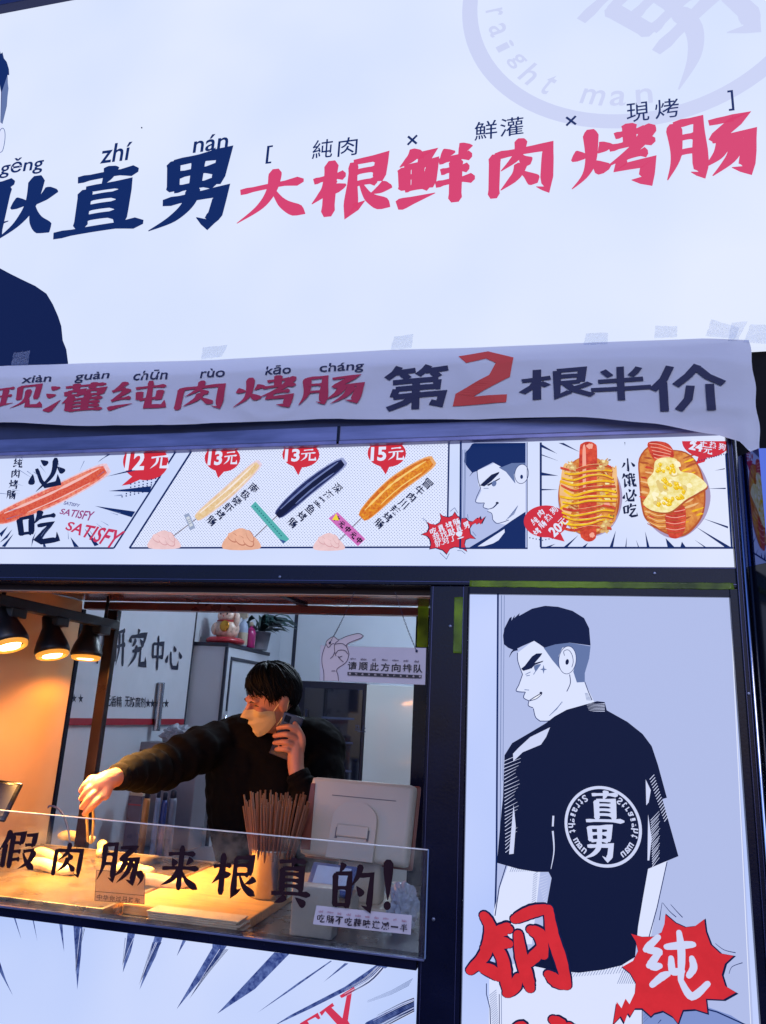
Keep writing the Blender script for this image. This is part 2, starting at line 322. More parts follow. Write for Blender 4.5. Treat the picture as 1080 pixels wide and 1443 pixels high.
class Art:
    """flat printed shapes lying on a sheet; each later shape lies a hair further out"""
    def __init__(s, Y=0., lift=None, step=.00012, off=.0004):
        s.Y = Y; s.v = []; s.f = []; s.mi = []; s.m = []; s.k = 0; s.step = step; s.off = off
        s.lift = lift or (lambda x, z, d: (x, s.Y - d, z))
    def _mi(s, m):
        if m not in s.m: s.m.append(m)
        return s.m.index(m)
    def w(s, px, py): p = P(px, py, s.Y); return (p.x, p.z)
    def put(s, xz, faces, m):
        d = s.off + s.step*s.k; s.k += 1; b = len(s.v)
        s.v += [s.lift(x, z, d) for x, z in xz]; mi = s._mi(m)
        for f in faces: s.f.append([b+i for i in f]); s.mi.append(mi)
    def poly(s, pts, m, smooth=0):
        if smooth: pts = catmull([Vector(p) for p in pts], smooth, True)
        ts = tessellate_polygon([[Vector((p[0], p[1], 0)) for p in pts]])
        s.put([s.w(p[0], p[1]) for p in pts], ts, m)
    def strip(s, L, Rr, m, f):
        n = len(L); s.put([f(p) for p in L] + [f(p) for p in Rr], [(i, i+1, n+i+1, n+i) for i in range(n-1)], m)
    def line(s, pts, m, w=1.5, taper=None, smooth=0):
        pts = [Vector(p) for p in pts]
        if smooth: pts = catmull(pts, smooth)
        n = len(pts); ws = [w]*n
        if taper: ws = [w*(taper[0] + (taper[1]-taper[0])*i/(n-1)) for i in range(n)]
        L, Rr = ribbon(pts, ws); s.strip(L, Rr, m, lambda p: s.w(p.x, p.y))
    def ell(s, cx, cy, rx, ry, m, ang=0, n=32):
        c, d = math.cos(R(ang)), math.sin(R(ang)); pts = []
        for i in range(n):
            a = 2*math.pi*i/n; x, y = rx*math.cos(a), ry*math.sin(a); pts.append((cx+x*c-y*d, cy+x*d+y*c))
        s.poly(pts, m)
    def frame(s, box, ang=None, q=None):
        """map of the unit square: an upright box on the sheet, a turned box (cx,cy,w,h), or four corners"""
        if q is not None:
            q = [Vector(v) for v in q]
            return lambda u, v: s.w(*(q[0]*(1-u)*(1-v) + q[1]*u*(1-v) + q[2]*u*v + q[3]*(1-u)*v))
        if ang is None:
            l, t, r, b = box; xm, ym = (l+r)/2, (t+b)/2
            X0, X1 = s.w(l, ym)[0], s.w(r, ym)[0]; Z0, Z1 = s.w(xm, b)[1], s.w(xm, t)[1]
            return lambda u, v: (X0+(X1-X0)*u, Z1+(Z0-Z1)*v)
        cx, cy, w, h = box; c, d = math.cos(R(ang)), math.sin(R(ang))
        return lambda u, v: s.w(cx + (u-.5)*w*c - (v-.5)*h*d, cy + (u-.5)*w*d + (v-.5)*h*c)
    def glyph(s, ch, box, m, wt=11., ang=None, q=None, block=False, out=None):
        f = s.frame(box, ang, q)
        for grow, mm in (((out[0], out[1]), (0, m)) if out else ((0, m),)):
            for L, Rr in strokes(ch, wt+grow, block): s.strip(L, Rr, mm, lambda p: f(p.x/100, p.y/100))
    def text(s, st, box, m, bold=.0, ang=None, q=None):
        vs, ts = font_tris(st, bold); f = s.frame(box, ang, q); s.put([f(u, v) for u, v in vs], ts, m)
    def column(s, st, p0, p1, size, m, ang=0, bold=.03):
        """characters one under another from p0 to p1"""
        for i, ch in enumerate(st):
            u = i/max(1, len(st)-1); c = Vector(p0).lerp(Vector(p1), u)
            if ch in GL: s.glyph(ch, (c.x, c.y, size, size), m, 15, ang=ang)
            else: s.text(ch, (c.x, c.y, size, size), m, bold, ang=ang)
    def build(s, name, parent):
        me = bpy.data.meshes.new(name); me.from_pydata(s.v, [], s.f)
        o = link(name, me, s.m, parent)
        me.polygons.foreach_set('material_index', s.mi); me.update()
        return o
def zo(ox, oy, sc, *pts): return [(ox + x/sc, oy + y/sc) for x, y in pts]

# colours of the printed film
WHITE = ink((224, 231, 255)); NAVY = ink((10, 38, 98)); PINK = ink((214, 66, 112)); LAV = ink((177, 189, 232)); RED = ink((206, 44, 60))
INKB = ink((10, 24, 66)); GREYB = ink((98, 117, 166)); PALE = ink((205, 213, 246)); SKINW = ink((219, 227, 255))
black = mat('black_powder_coat', (5, 9, 34), .24, noise=.3, scale=9, spec=.22, bump=.03, bscale=200)
gloss = mat('black_acrylic', (8, 10, 22), .12, noise=.2, scale=5)
steel = mat('brushed_steel', (150, 152, 165), .3, 1., noise=.12, scale=40, stretch=(1, 12, 12))
darksteel = mat('dull_grey_metal', (104, 108, 140), .42, .7, noise=.3, scale=14, stretch=(.4, 3, 3))
chrome = mat('chrome', (200, 202, 210), .12, 1.)

# ------------------------------------------------------------------ ground and shop shell
pave = MB().box(-12, 12, -14, 6, -.2, 0).build('pavement', mat('paving', (96, 98, 104), .75, noise=.25, scale=3, bump=.2)); tag(pave, kind='structure')
wallm = mat('white_wall_panel', (196, 202, 214), .35, noise=.05, scale=3)
seam = mat('wall_seam', (30, 32, 52), .5)
def wall(name, label, m, *b):
    o = slab(name, m, *b, bev=0); return tag(o, label, 'wall')
XW, YB = -1.87, 3.3
lw = empty('side_wall', (XW-.04, 1.9, 0), 'white panelled side wall of the shop behind the cart, carrying the slogan board', 'wall')
slab('wall_panel', wallm, XW-.1, XW, .72, YB, 0, 2.6, lw, 0)
bwall = empty('back_wall', (0, YB+.05, 0), 'pale blue white back wall of the shop behind the worker', 'wall')
slab('wall_panel', wallm, XW-.1, 1.4, YB, YB+.1, 0, 2.6, bwall, 0)
for px in (416,):
    p = P(px, 900, YB); slab('corner_trim', seam, p.x-.012, p.x+.012, YB-.006, YB, 0, 2.6, bwall, 0)
wall('partition_wall', 'plain inner wall on the right side of the shop, behind the black pillar', wallm, 1.4, 1.5, .1, YB+.1, 0, 2.6)
fl = slab('floor', mat('tile_floor', (120, 118, 116), .4, noise=.15), XW, 1.4, .72, YB, .001, .01, bev=0); tag(fl, kind='structure')
ceil = tag(slab('ceiling', wallm, XW-.1, 1.5, .05, YB+.1, 2.6, 2.7, bev=0), kind='structure')
dk = mat('dark_facade', (6, 7, 14), .6, noise=.3, scale=4, bump=.1, spec=.1)
wall('facade_wall', 'black unlit facade at the right edge beside the lit sign and banner', dk, .372, 4, .052, .12, 0, 2.3655)
wall('facade_wall', 'dark facade left of the snack cart below the big lit sign', dk, -5, -2.2, .02, .1, 0, 2.36)
wall('facade_wall', 'dark upper facade behind the big lit sign', dk, -5, 4, .2, .3, 2.36, 4.6)
# unseen ceiling tube, added to brighten the inside of the shop
ct = empty('added_room_light', (-.6, 1.9, 2.6), 'added tube lamp out of view on the shop ceiling, brightening the room', 'added fill lamp')
slab('added_lamp_body', mat('white_enamel', (225, 225, 228), .4), -1.2, 0, 1.87, 1.93, 2.57, 2.6, ct)
tm = bpy.data.materials.new('added_fill_glow'); tm.use_nodes = True; tb = tm.node_tree.nodes['Principled BSDF']
tb.inputs['Emission Color'].default_value = (.66, .82, 1, 1); tb.inputs['Emission Strength'].default_value = 135
MB().tube([(-1.17, 1.9, 2.55), (-.03, 1.9, 2.55)], .018).build('tube', tm, ct, True)

# ------------------------------------------------------------------ the cart (frame, posts, counter)
YF = -.012
cart = empty('snack_cart', (-.9, .35, 0), 'black framed snack cart with open serving window, counter and roof, in front of the shop', 'food cart')
XL = -2.15
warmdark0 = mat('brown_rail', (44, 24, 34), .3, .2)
slab('lintel', black, XL, .3435, YF, .05, 1.823, 1.866, cart)
slab('upper_rail', mat('pale_rail', (120, 118, 156), .4, .4, noise=.2, scale=20), XL, .3565, YF-.006, .05, 2.1525, 2.1625, cart)
slab('roof_edge', darksteel, XL, .3565, YF-.003, .05, 2.163, 2.2, cart)
slab('rail_joint', black, P(478, 613).x, P(482, 613).x, YF-.006, YF, 2.154, 2.2, cart, .0005)
slab('upper_fascia', mat('fascia_grey', (48, 54, 84), .5, .3, noise=.3, scale=10), XL, .366, YF+.004, .05, 2.201, 2.362, cart)
wr0, wr1 = P(300, 837.5, .07).z, P(300, 824, .07).z
slab('window_rail', warmdark0, XL+.082, -.274, .055, .075, wr0+.002, wr1, cart)
slab('window_rail_lip', mat('painted_lip_highlight', (200, 170, 150), .3, .6), XL+.082, -.274, .053, .08, wr0-.001, wr0+.0018, cart, .0005)  # lamplit lower edge of the rail painted as a bright strip
scr = mat('screw_steel', (120, 124, 140), .35, .8)
for x, z in ((-.226, 1.735), (-.244, 1.17), (.3503, 1.62), (-.62, 1.838), (.19, 1.852)):
    MB().lathe([(.0035, 0), (.0035, .001), (.002, .0016)], 12, Matrix.Translation(Vector((x, YF-.0003, z))) @ Matrix.Rotation(R(90), 4, 'X')).build('screw', scr, cart, True)
ridge_shine = mat('painted_profile_shine', (70, 72, 110), .25, .6)  # highlights along the frame profiles painted as lighter strips
for z in (1.8295, 1.8625): slab('profile_ridge', ridge_shine, XL, .343, YF-.0018, YF-.0002, z, z+.0016, cart, .0003)
for x in (-.266, -.2): slab('profile_ridge', ridge_shine, x, x+.0014, YF-.0018, YF-.0002, .3, 1.82, cart, .0003)
for x in (.3455, .353): slab('profile_ridge', ridge_shine, x, x+.0012, YF-.0018, YF-.0002, .3, 2.15, cart, .0003)
slab('front_post', black, -.272, -.19, YF, .05, 0, 1.821, cart)
slab('end_post', black, .344, .3565, YF, .05, 0, 2.151, cart)
slab('front_post', black, XL, XL+.08, YF, .05, 0, 1.821, cart)
slab('sill', black, XL+.082, -.274, YF-.002, .022, 1.078, 1.1, cart)
slab('lower_rail', black, XL+.082, -.274, YF, .05, .2, .28, cart)
slab('plinth', gloss, XL, .384, .02, .68, 0, .19, cart)
# right hand cheek of the cart: glossy acrylic that mirrors the menu
mir = mat('mirror_steel', (84, 96, 140), .04, 1.)
def cheek(name, m_, z0, z1):
    m = MB(); q = [(.3655, -.001), (.3655+.057*math.sin(R(31)), -.001-.057*math.cos(R(31))), (.46, -.046), (.46, .0195), (.3655, .0195)]
    n = len(q); v = [(x, y, z0) for x, y in q] + [(x, y, z1) for x, y in q]
    m._add(v, [tuple(range(n))[::-1], tuple(range(n, 2*n))] + [(i, (i+1) % n, n+(i+1) % n, n+i) for i in range(n)]); return m.build(name, m_, cart)
cheek('mirror_cheek', mir, 1.868, 2.102); cheek('side_cheek', gloss, .2, 1.8675)
MB().tube([(.361, -.006, .19), (.361, -.006, 2.151)], .0042).build('chrome_edge', chrome, cart, True)
# rear frame of the open window
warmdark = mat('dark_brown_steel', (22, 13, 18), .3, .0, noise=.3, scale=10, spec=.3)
xr0 = P(578, 1100, .7).x; xr1 = P(604, 1000, .7).x
slab('rear_post', warmdark, -1.508, -1.47, .686, .712, .2, 1.845, cart)
slab('rear_post', black, xr0+.004, xr1+.006, .68, .72, .2, 1.845, cart)
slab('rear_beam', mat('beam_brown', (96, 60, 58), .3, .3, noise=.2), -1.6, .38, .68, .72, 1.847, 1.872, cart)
sof = slab('roof_panel', mat('dark_red_ceiling', (84, 48, 58), .25, .2, noise=.25, scale=5), XL, .38, .052, .678, 1.874, 1.9, cart)
slab('ceiling_batten', black, P(418, 862, .6).x-.012, P(418, 862, .6).x+.012, .06, .67, 1.866, 1.874, cart)
slab('countertop', mat('steel_counter', (140, 138, 140), .28, .9, noise=.2, scale=18), -1.6, -.275, .0225, .72, 1.05, 1.084, cart)
slab('cabinet_body', black, -1.6, -.28, .1, .66, .2, 1.048, cart)
slab('side_panel', mat('cream_side_panel', (200, 166, 122), .38, noise=.06, scale=5), -1.615, -1.603, .05, .678, 1.05, 1.872, cart)
slab('panel_edge', black, -1.618, -1.6, .68, .7, 1.05, 1.846, cart)
# yellow green protective film left on the profile
fm = bpy.data.materials.new('glow_painted_film'); fm.use_nodes = True; nt = fm.node_tree; fb = nt.nodes['Principled BSDF']
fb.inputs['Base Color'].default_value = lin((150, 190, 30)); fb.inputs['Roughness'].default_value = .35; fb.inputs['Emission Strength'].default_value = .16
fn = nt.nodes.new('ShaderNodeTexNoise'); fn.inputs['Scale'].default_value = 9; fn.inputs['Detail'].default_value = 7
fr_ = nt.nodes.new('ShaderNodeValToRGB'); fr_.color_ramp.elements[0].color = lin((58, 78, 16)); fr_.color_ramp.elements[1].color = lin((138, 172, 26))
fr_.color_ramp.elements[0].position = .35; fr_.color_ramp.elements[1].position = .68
ftc = nt.nodes.new('ShaderNodeTexCoord'); nt.links.new(ftc.outputs['Object'], fn.inputs['Vector']); nt.links.new(fn.outputs[0], fr_.inputs[0]); nt.links.new(fr_.outputs[0], fb.inputs['Base Color']); nt.links.new(fr_.outputs[0], fb.inputs['Emission Color'])   # emission painted in for light leaking from the light boxes
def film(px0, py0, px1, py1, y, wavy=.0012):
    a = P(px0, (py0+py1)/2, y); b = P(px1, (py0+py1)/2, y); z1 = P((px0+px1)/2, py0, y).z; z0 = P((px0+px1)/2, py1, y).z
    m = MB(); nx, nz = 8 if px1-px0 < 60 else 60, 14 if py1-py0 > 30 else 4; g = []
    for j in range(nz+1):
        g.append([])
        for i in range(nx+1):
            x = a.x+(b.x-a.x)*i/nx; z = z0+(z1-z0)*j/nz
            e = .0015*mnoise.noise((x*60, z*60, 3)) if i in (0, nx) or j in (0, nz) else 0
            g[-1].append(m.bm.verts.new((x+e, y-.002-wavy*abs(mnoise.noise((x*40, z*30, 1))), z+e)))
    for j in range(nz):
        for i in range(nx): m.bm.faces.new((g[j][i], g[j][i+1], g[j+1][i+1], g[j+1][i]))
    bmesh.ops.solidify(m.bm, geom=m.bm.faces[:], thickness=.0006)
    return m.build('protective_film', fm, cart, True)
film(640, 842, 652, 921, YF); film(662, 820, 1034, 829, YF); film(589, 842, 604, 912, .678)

# ------------------------------------------------------------------ big lit sign
YS = .03
sign = empty('lit_sign', (-.6, YS+.05, 2.365), 'huge white backlit shop sign with navy and pink calligraphy over the banner', 'sign')
SX0, SX1, SZ0, SZ1 = -3.1, 1.5, P(1080, 488, YS).z, P(0, 20, YS).z
def panel(name, x0, x1, z0, z1, y, m, parent, th=.04):
    return MB().box(x0, x1, y, y+th, z0, z1).build(name, m, parent)
panel('face', SX0, SX1, SZ0, SZ1, YS, ink((227, 235, 255), sample=True, lamp=.045), sign, .1)
slab('frame_top', mat('sign_frame', (30, 38, 84), .4, .3), SX0, SX1, YS-.03, YS+.1, SZ1+.001, SZ1+.1, sign)
a = Art(YS)
sx = lambda *p: zo(0, 0, 2, *p)
# man in the corner (head and shoulder cut by the photograph)
a.poly([(-100, 300), (-60, 262)] + sx((-40, 500), (0, 440), (6, 428), (14, 400), (15, 375), (8, 362), (2, 300), (8, 250), (-60, 180)) + [(-86, 110), (-112, 150), (-116, 230)], SKINW)
a.line(sx((0, 430), (8, 425), (14, 400), (15, 375), (10, 362), (2, 366), (-3, 380)), GREYB, 1., smooth=5)
a.poly([(-112, 70), (-80, 56)] + sx((-100, 100), (-20, 128), (0, 142), (3, 152), (8, 148), (12, 165), (20, 175), (26, 195), (27, 212), (22, 212), (24, 250), (20, 300), (8, 350), (2, 345), (4, 260), (0, 240), (-40, 235)) + [(-60, 128), (-95, 130), (-108, 185), (-122, 190), (-124, 110)], NAVY)
a.poly(sx((21, 215), (25, 250), (19, 300), (8, 350), (3, 345), (6, 260)), GREYB)
a.poly([(-262, 545), (-254, 500), (-232, 440), (-180, 405), (-120, 385)] + sx((-120, 730), (0, 756), (30, 772), (62, 788), (100, 806), (132, 828), (150, 858), (165, 892), (174, 920), (178, 960), (188, 985), (193, 1022)) + [(96, 530)], ink((10, 26, 74)))
a.build('illustration', sign)
a = Art(YS, off=.001)
for ch, b in (('耿', (-52, 250, 76, 342)), ('直', (83, 236, 210, 334)), ('男', (214, 218, 336, 323))): a.glyph(ch, b, NAVY, 15.5)
a.build('navy_lettering', sign)
a = Art(YS, off=.001)
for st, b in (('gěng', (2, 222, 61, 248)), ('zhí', (144, 202, 185, 228)), ('nán', (274, 190, 322, 213))):
    a.text(st, b, NAVY, .012)
a.build('pinyin_lettering', sign)
a = Art(YS, off=.001)
for st, b in (('純', (441, 197, 469, 223)), ('肉', (477, 194, 504, 220)), ('鮮', (669, 171, 701, 197)), ('灌', (705, 166, 738, 192)), ('現', (883, 145, 915, 172)), ('烤', (923, 140, 957, 167)),
              ('×', (574, 191, 589, 205)), ('×', (797, 164, 813, 178)), ('[', (376, 206, 384, 231)), (']', (1026, 128, 1034, 157))):
    a.text(st, b, NAVY, .004)
a.build('tagline_lettering', sign)
a = Art(YS, off=.001)
for ch, b in (('大', (333, 236, 435, 313)), ('根', (440, 221, 553, 304)), ('鲜', (560, 206, 671, 290)), ('肉', (685, 195, 784, 279)), ('烤', (803, 177, 926, 266)), ('肠', (934, 164, 1064, 253))):
    a.glyph(ch, b, PINK, 16.5)
a.build('pink_lettering', sign)
# faint round emblem
ec = Vector((.215, 3.44)); er = .458
RING = ink((203, 211, 244)); RING2 = ink((212, 219, 247))
a = Art(YS)
N = 96
pts = [(ec.x+r*math.cos(2*math.pi*i/N), ec.y+r*math.sin(2*math.pi*i/N)) for r in (er, er-.042) for i in range(N)]
a.put(pts, [(i, (i+1) % N, N+(i+1) % N, N+i) for i in range(N)], RING)
def wglyph(a, ch, cx, cz, s, m, wt, rot=0):
    c, d = math.cos(rot), math.sin(rot)
    for L, Rr in strokes(ch, wt):
        f = lambda p: (cx + ((p.x-50)*c + (50-p.y)*d*-1)*s/100, cz + ((p.x-50)*d + (50-p.y)*c)*s/100)
        a.strip(L, Rr, m, f)
er0 = R(40)
for ch, s_ in (('直', 1), ('男', -1)): wglyph(a, ch, ec.x-math.sin(er0)*.165*s_, ec.y+math.cos(er0)*.165*s_, .36, RING, 13, er0)
def ring_text(a, st, cx, cz, r, a0, a1, size, m, inward=True, bold=.01, mirror=1):
    for i, ch in enumerate(st):
        if ch == ' ': continue
        t = a0 + (a1-a0)*i/(len(st)-1); vs, ts = font_tris(ch, bold)
        w = size*(.55 if ch in 'tir' else 1.25 if ch == 'm' else .85); h = size*(1.35 if ch in 'Sth' else 1.0)
        out = Vector((math.cos(t), math.sin(t))); up = -out if inward else out; rt = Vector((up.y, -up.x))
        c = Vector((cx, cz)) + out*r
        q = [c + rt*(u-.5)*w + up*(.5-v)*h for u, v in vs]; a.put([(cx+(p.x-cx)*mirror, p.y) for p in q], ts, m)
ring_text(a, 'Straight man', ec.x, ec.y, er-.088, R(165), R(271), .046, RING)
ring_text(a, 'Straight man', ec.x, ec.y, er-.088, R(95), R(-11), .046, RING, False)
a.build('emblem', sign)
MB().ball(P(200, 180, YS-.001), .0022).build('speck', mat('dirt', (60, 66, 90), .8), sign)

# ------------------------------------------------------------------ banner
YBN = -.024
def bl_top(x): return BT(x)
def interp(tab):
    def f(x):
        if x <= tab[0][0]: return tab[0][1]
        for (x0, z0), (x1, z1) in zip(tab, tab[1:]):
            if x <= x1:
                t = (x-x0)/(x1-x0); t = t*t*(3-2*t)*.4 + t*.6; return z0+(z1-z0)*t
        return tab[-1][1]
    return f
def tabpx(l, y): return [(P(px, py, y).x, P(px, py, y).z) for px, py in l]
BT = interp(tabpx([(-300, 527), (0, 512), (90, 509), (300, 503), (540, 489), (675, 485), (810, 479), (990, 472), (1067, 474)], YBN))
BB = interp(tabpx([(-300, 590), (0, 597), (140, 602), (240, 602), (350, 595), (450, 591), (540, 592), (690, 591), (810, 591), (920, 600), (1005, 613), (1040, 622), (1060, 640)], YBN))
BX0 = P(-260, 560, YBN).x; BX1 = P(1065, 560, YBN).x
def bany(x, z):
    t, b = BT(x), BB(x); v = min(1, max(0, (t-z)/(t-b)))
    y = -.008 - .016*min(1, v/.25) - .006*v
    y -= .006*math.sin(x*5.2+1)*v + .004*math.sin(x*13+z*9)*v*v
    y += .003*mnoise.noise((x*9, z*16, 0))*min(1, v*3)
    cr = mnoise.noise((x*5+z*3, z*7-x*1.5, 4)); y -= .002*max(0, .2-abs(cr))/.2*min(1, v*4)
    if x > .33: y -= .0
    return y
banner = empty('banner', (-.5, YBN, 2.17), 'grey cloth banner taped below the big sign, with red and navy writing', 'banner')
cl = bpy.data.materials.new('banner_cloth'); cl.use_nodes = True; nt = cl.node_tree; b_ = nt.nodes['Principled BSDF']
b_.inputs['Base Color'].default_value = lin((236, 233, 234)); b_.inputs['Roughness'].default_value = .7
tr = nt.nodes.new('ShaderNodeBsdfTranslucent'); tr.inputs[0].default_value = lin((196, 200, 214)); mxs = nt.nodes.new('ShaderNodeMixShader'); mxs.inputs[0].default_value = .3
nt.links.new(b_.outputs[0], mxs.inputs[1]); nt.links.new(tr.outputs[0], mxs.inputs[2]); nt.links.new(mxs.outputs[0], nt.nodes['Material Output'].inputs[0])
wv = nt.nodes.new('ShaderNodeTexNoise'); wv.inputs['Scale'].default_value = 14; wv.inputs['Detail'].default_value = 6
tc = nt.nodes.new('ShaderNodeTexCoord'); nt.links.new(tc.outputs['Object'], wv.inputs['Vector'])
bpn = nt.nodes.new('ShaderNodeBump'); bpn.inputs['Strength'].default_value = .25; bpn.inputs['Distance'].default_value = .01; nt.links.new(wv.outputs[0], bpn.inputs['Height']); nt.links.new(bpn.outputs[0], b_.inputs['Normal'])
m = MB(); NX, NZ = 320, 36; g = []
for i in range(NX+1):
    x = BX0+(BX1-BX0)*i/NX; g.append([])
    for j in range(NZ+1):
        t, b = BT(x), BB(x); z = t+(b-t)*j/NZ
        xx = x + (.002*math.sin(j*.5) if i == NX else 0)
        g[-1].append(m.bm.verts.new((xx, bany(x, z), z)))
for i in range(NX):
    for j in range(NZ): m.bm.faces.new((g[i][j], g[i+1][j], g[i+1][j+1], g[i][j+1]))
m.build('cloth', cl, banner, True)
CR = mat('banner_red_print', (176, 32, 66), .7); CN = mat('banner_navy_print', (26, 28, 66), .7); CO = mat('banner_orange_print', (206, 62, 52), .7)
blift = lambda x, z, d: (x, bany(x, z)-d, z)
a = Art(YBN, blift, step=.00003, off=.0016)
for ch, b in (('现', (-6, 543, 62, 578)), ('灌', (66, 541, 152, 581)), ('纯', (156, 539, 237, 580)), ('肉', (247, 537, 322, 580)), ('烤', (331, 530, 418, 575)), ('肠', (421, 529, 513, 571))): a.glyph(ch, b, CR, 13)
a.build('red_lettering', banner)
a = Art(YBN, blift, step=.00003, off=.0016)
for st, b in (('xiàn', (33, 529, 74, 540)), ('guàn', (108, 524, 156, 540)), ('chūn', (191, 521, 238, 537)), ('rùo', (284, 519, 318, 533)), ('kāo', (375, 514, 411, 528)), ('cháng', (451, 510, 513, 527))):
    a.text(st, b, CN, .012)
a.build('pinyin_lettering', banner)
a = Art(YBN, blift, step=.00003, off=.0016)
for ch, b in (('第', (541, 516, 634, 578)), ('根', (734, 520, 836, 566)), ('半', (831, 518, 919, 568)), ('价', (917, 515, 1021, 582))): a.glyph(ch, b, CN, 12, block=True)
a.build('navy_lettering', banner)
a = Art(YBN, blift, step=.00003, off=.0016)
def dense(pts, n=6):
    r = []
    for p, q in zip(pts, pts[1:]+pts[:1]): r += [(p[0]+(q[0]-p[0])*k/n, p[1]+(q[1]-p[1])*k/n) for k in range(n)]
    return r
def blend(A, B, n=10): return [Vector(A).lerp(Vector(B), k/n) for k in range(n+1)]
for L0, R0 in (([(212, 122), (295, 105), (368, 128), (358, 185)], [(235, 145), (290, 130), (318, 145), (300, 180)]), ([(358, 185), (255, 240)], [(300, 180), (205, 232)]), ([(205, 232), (255, 240), (350, 235)], [(197, 267), (255, 263), (348, 258)])):
    L1, R1 = [], []
    for k in range(len(L0)-1): L1 += blend(L0[k], L0[k+1]); R1 += blend(R0[k], R0[k+1])
    a.strip([Vector(p) for p in zo(540, 440, 2, *[tuple(v) for v in L1])], [Vector(p) for p in zo(540, 440, 2, *[tuple(v) for v in R1])], CO, lambda p: a.w(p.x, p.y))
a.build('orange_numeral', banner)
tape = bpy.data.materials.new('clear_tape'); tape.use_nodes = True; nt = tape.node_tree; nt.nodes.clear()
o_ = nt.nodes.new('ShaderNodeOutputMaterial'); t_ = nt.nodes.new('ShaderNodeBsdfTransparent'); d_ = nt.nodes.new('ShaderNodeBsdfPrincipled'); x_ = nt.nodes.new('ShaderNodeMixShader')
t_.inputs[0].default_value = (.93, .95, .98, 1); d_.inputs['Base Color'].default_value = (.5, .54, .66, 1); d_.inputs['Roughness'].default_value = .25; 
n_ = nt.nodes.new('ShaderNodeTexNoise'); n_.inputs['Scale'].default_value = 11; n_.inputs['Detail'].default_value = 3; n_.inputs['Distortion'].default_value = 2.5; r_ = nt.nodes.new('ShaderNodeMapRange'); r_.inputs[1].default_value = .35; r_.inputs[2].default_value = .7; r_.inputs[3].default_value = .1; r_.inputs[4].default_value = .4
nt.links.new(n_.outputs[0], r_.inputs[0]); nt.links.new(r_.outputs[0], x_.inputs[0]); nt.links.new(t_.outputs[0], x_.inputs[1]); nt.links.new(d_.outputs[0], x_.inputs[2]); nt.links.new(x_.outputs[0], o_.inputs[0])
for q in ([(20, 497), (43, 494), (40, 514), (16, 515)], [(286, 490), (321, 486), (313, 503), (284, 507)], [(556, 474), (583, 471), (580, 491), (551, 493)], [(826, 470), (857, 469), (856, 485), (823, 486)], [(924, 459), (955, 460), (954, 475), (922, 477)],
          [(1003, 450), (1042, 462), (1036, 478), (994, 474)], [(1031, 455), (1054, 453), (1040, 480), (1026, 480)], [(1058, 457), (1096, 459), (1092, 486), (1048, 482)]):
    m = MB(); n = 6; g = []
    for i in range(n+1):
        g.append([])
        for j in range(n+1):
            u, v = i/n, j/n; p = [(q[0][k]*(1-u)+q[1][k]*u)*(1-v)+(q[3][k]*(1-u)+q[2][k]*u)*v for k in (0, 1)]
            jag = (1.2*mnoise.noise((i*1.7, p[0], j)) if i in (0, n) or j in (0, n) else 0)
            w = P(p[0]+jag, p[1]+jag, YS-.01); yy = min(YS-.004, bany(w.x, w.z)-.003) if w.z < BT(w.x)+.02 else YS-.004
            w = P(p[0]+jag, p[1]+jag, yy); w.y -= .003*abs(mnoise.noise((p[0]*.15, p[1]*.2, 0))); g[-1].append(m.bm.verts.new(w))
    for i in range(n):
        for j in range(n): m.bm.faces.new((g[i][j], g[i+1][j], g[i+1][j+1], g[i][j+1]))
    m.build('tape_strip', tape, banner, True)
# ------------------------------------------------------------------ menu light box
YM = 0.
menu = empty('menu_light_box', (-.6, .02, 1.868), 'long backlit menu strip of comic panels with sausages and prices, below the banner', 'menu sign')
MX0, MX1, MZ0, MZ1 = XL+.02, P(1040, 720, YM).x, 1.868, 2.151
panel('face', MX0, MX1, MZ0, MZ1, YM, ink((224, 231, 255), sample=True, lamp=.08), menu)
z3 = lambda *p: zo(0, 460, 2, *p); z4 = lambda *p: zo(540, 440, 2, *p); z7 = lambda *p: zo(0, 610, 3.273, *p); z8 = lambda *p: zo(320, 610, 3.273, *p)
s1 = lambda *p: zo(640, 610, 4.909, *p); s2 = lambda *p: zo(740, 600, 3.484, *p); s6 = lambda *p: zo(590, 710, 9.818, *p)
HALF = dots((221, 229, 254), (70, 86, 150), .0054, .18, 45)
def sausage(a, p0, p1, r, cols, bend=0, rnd=random):
    """printed sausage: outer skin, body, ridges and shine"""
    p0, p1 = Vector(p0), Vector(p1); d = (p1-p0).normalized(); n = Vector((-d.y, d.x))
    mid = (p0+p1)/2 + n*bend; ax_ = catmull([p0, mid, p1], 9); N_ = len(ax_)
    def band(off, wid, m, u0=0, u1=1, jit=0):
        i0, i1 = int(u0*(N_-1)), max(int(u0*(N_-1))+2, int(u1*(N_-1))); pts = [ax_[i] + n*off for i in range(i0, min(i1, N_-1)+1)]
        k = len(pts); ws = [wid*(math.sin(math.pi*min(1, max(.0, (i/(k-1))*.96+.02)))**.28)*(1+jit*(rnd.random()-.5)) for i in range(k)]
        L, Rr = ribbon(pts, ws); a.strip(L, Rr, m, lambda p: a.w(p.x, p.y))
    band(0, r*2.05, cols[0]); band(0, r*1.8, cols[1], .01, .99); band(r*.05, r*1.15, cols[2], .05, .95, .35)
    band(-r*.35, r*.22, cols[3], .12, .9, .9); band(r*.5, r*.16, cols[3], .3, .8, .9)
def bubble(a, cx, cy, rx, ry, tail, m, top=None):
    pts = []
    for i in range(40):
        t = 2*math.pi*i/40; y = cy+ry*math.sin(t); pts.append((cx+rx*math.cos(t), max(top, y) if top else y))
    a.poly(pts, m); a.poly(tail, m)
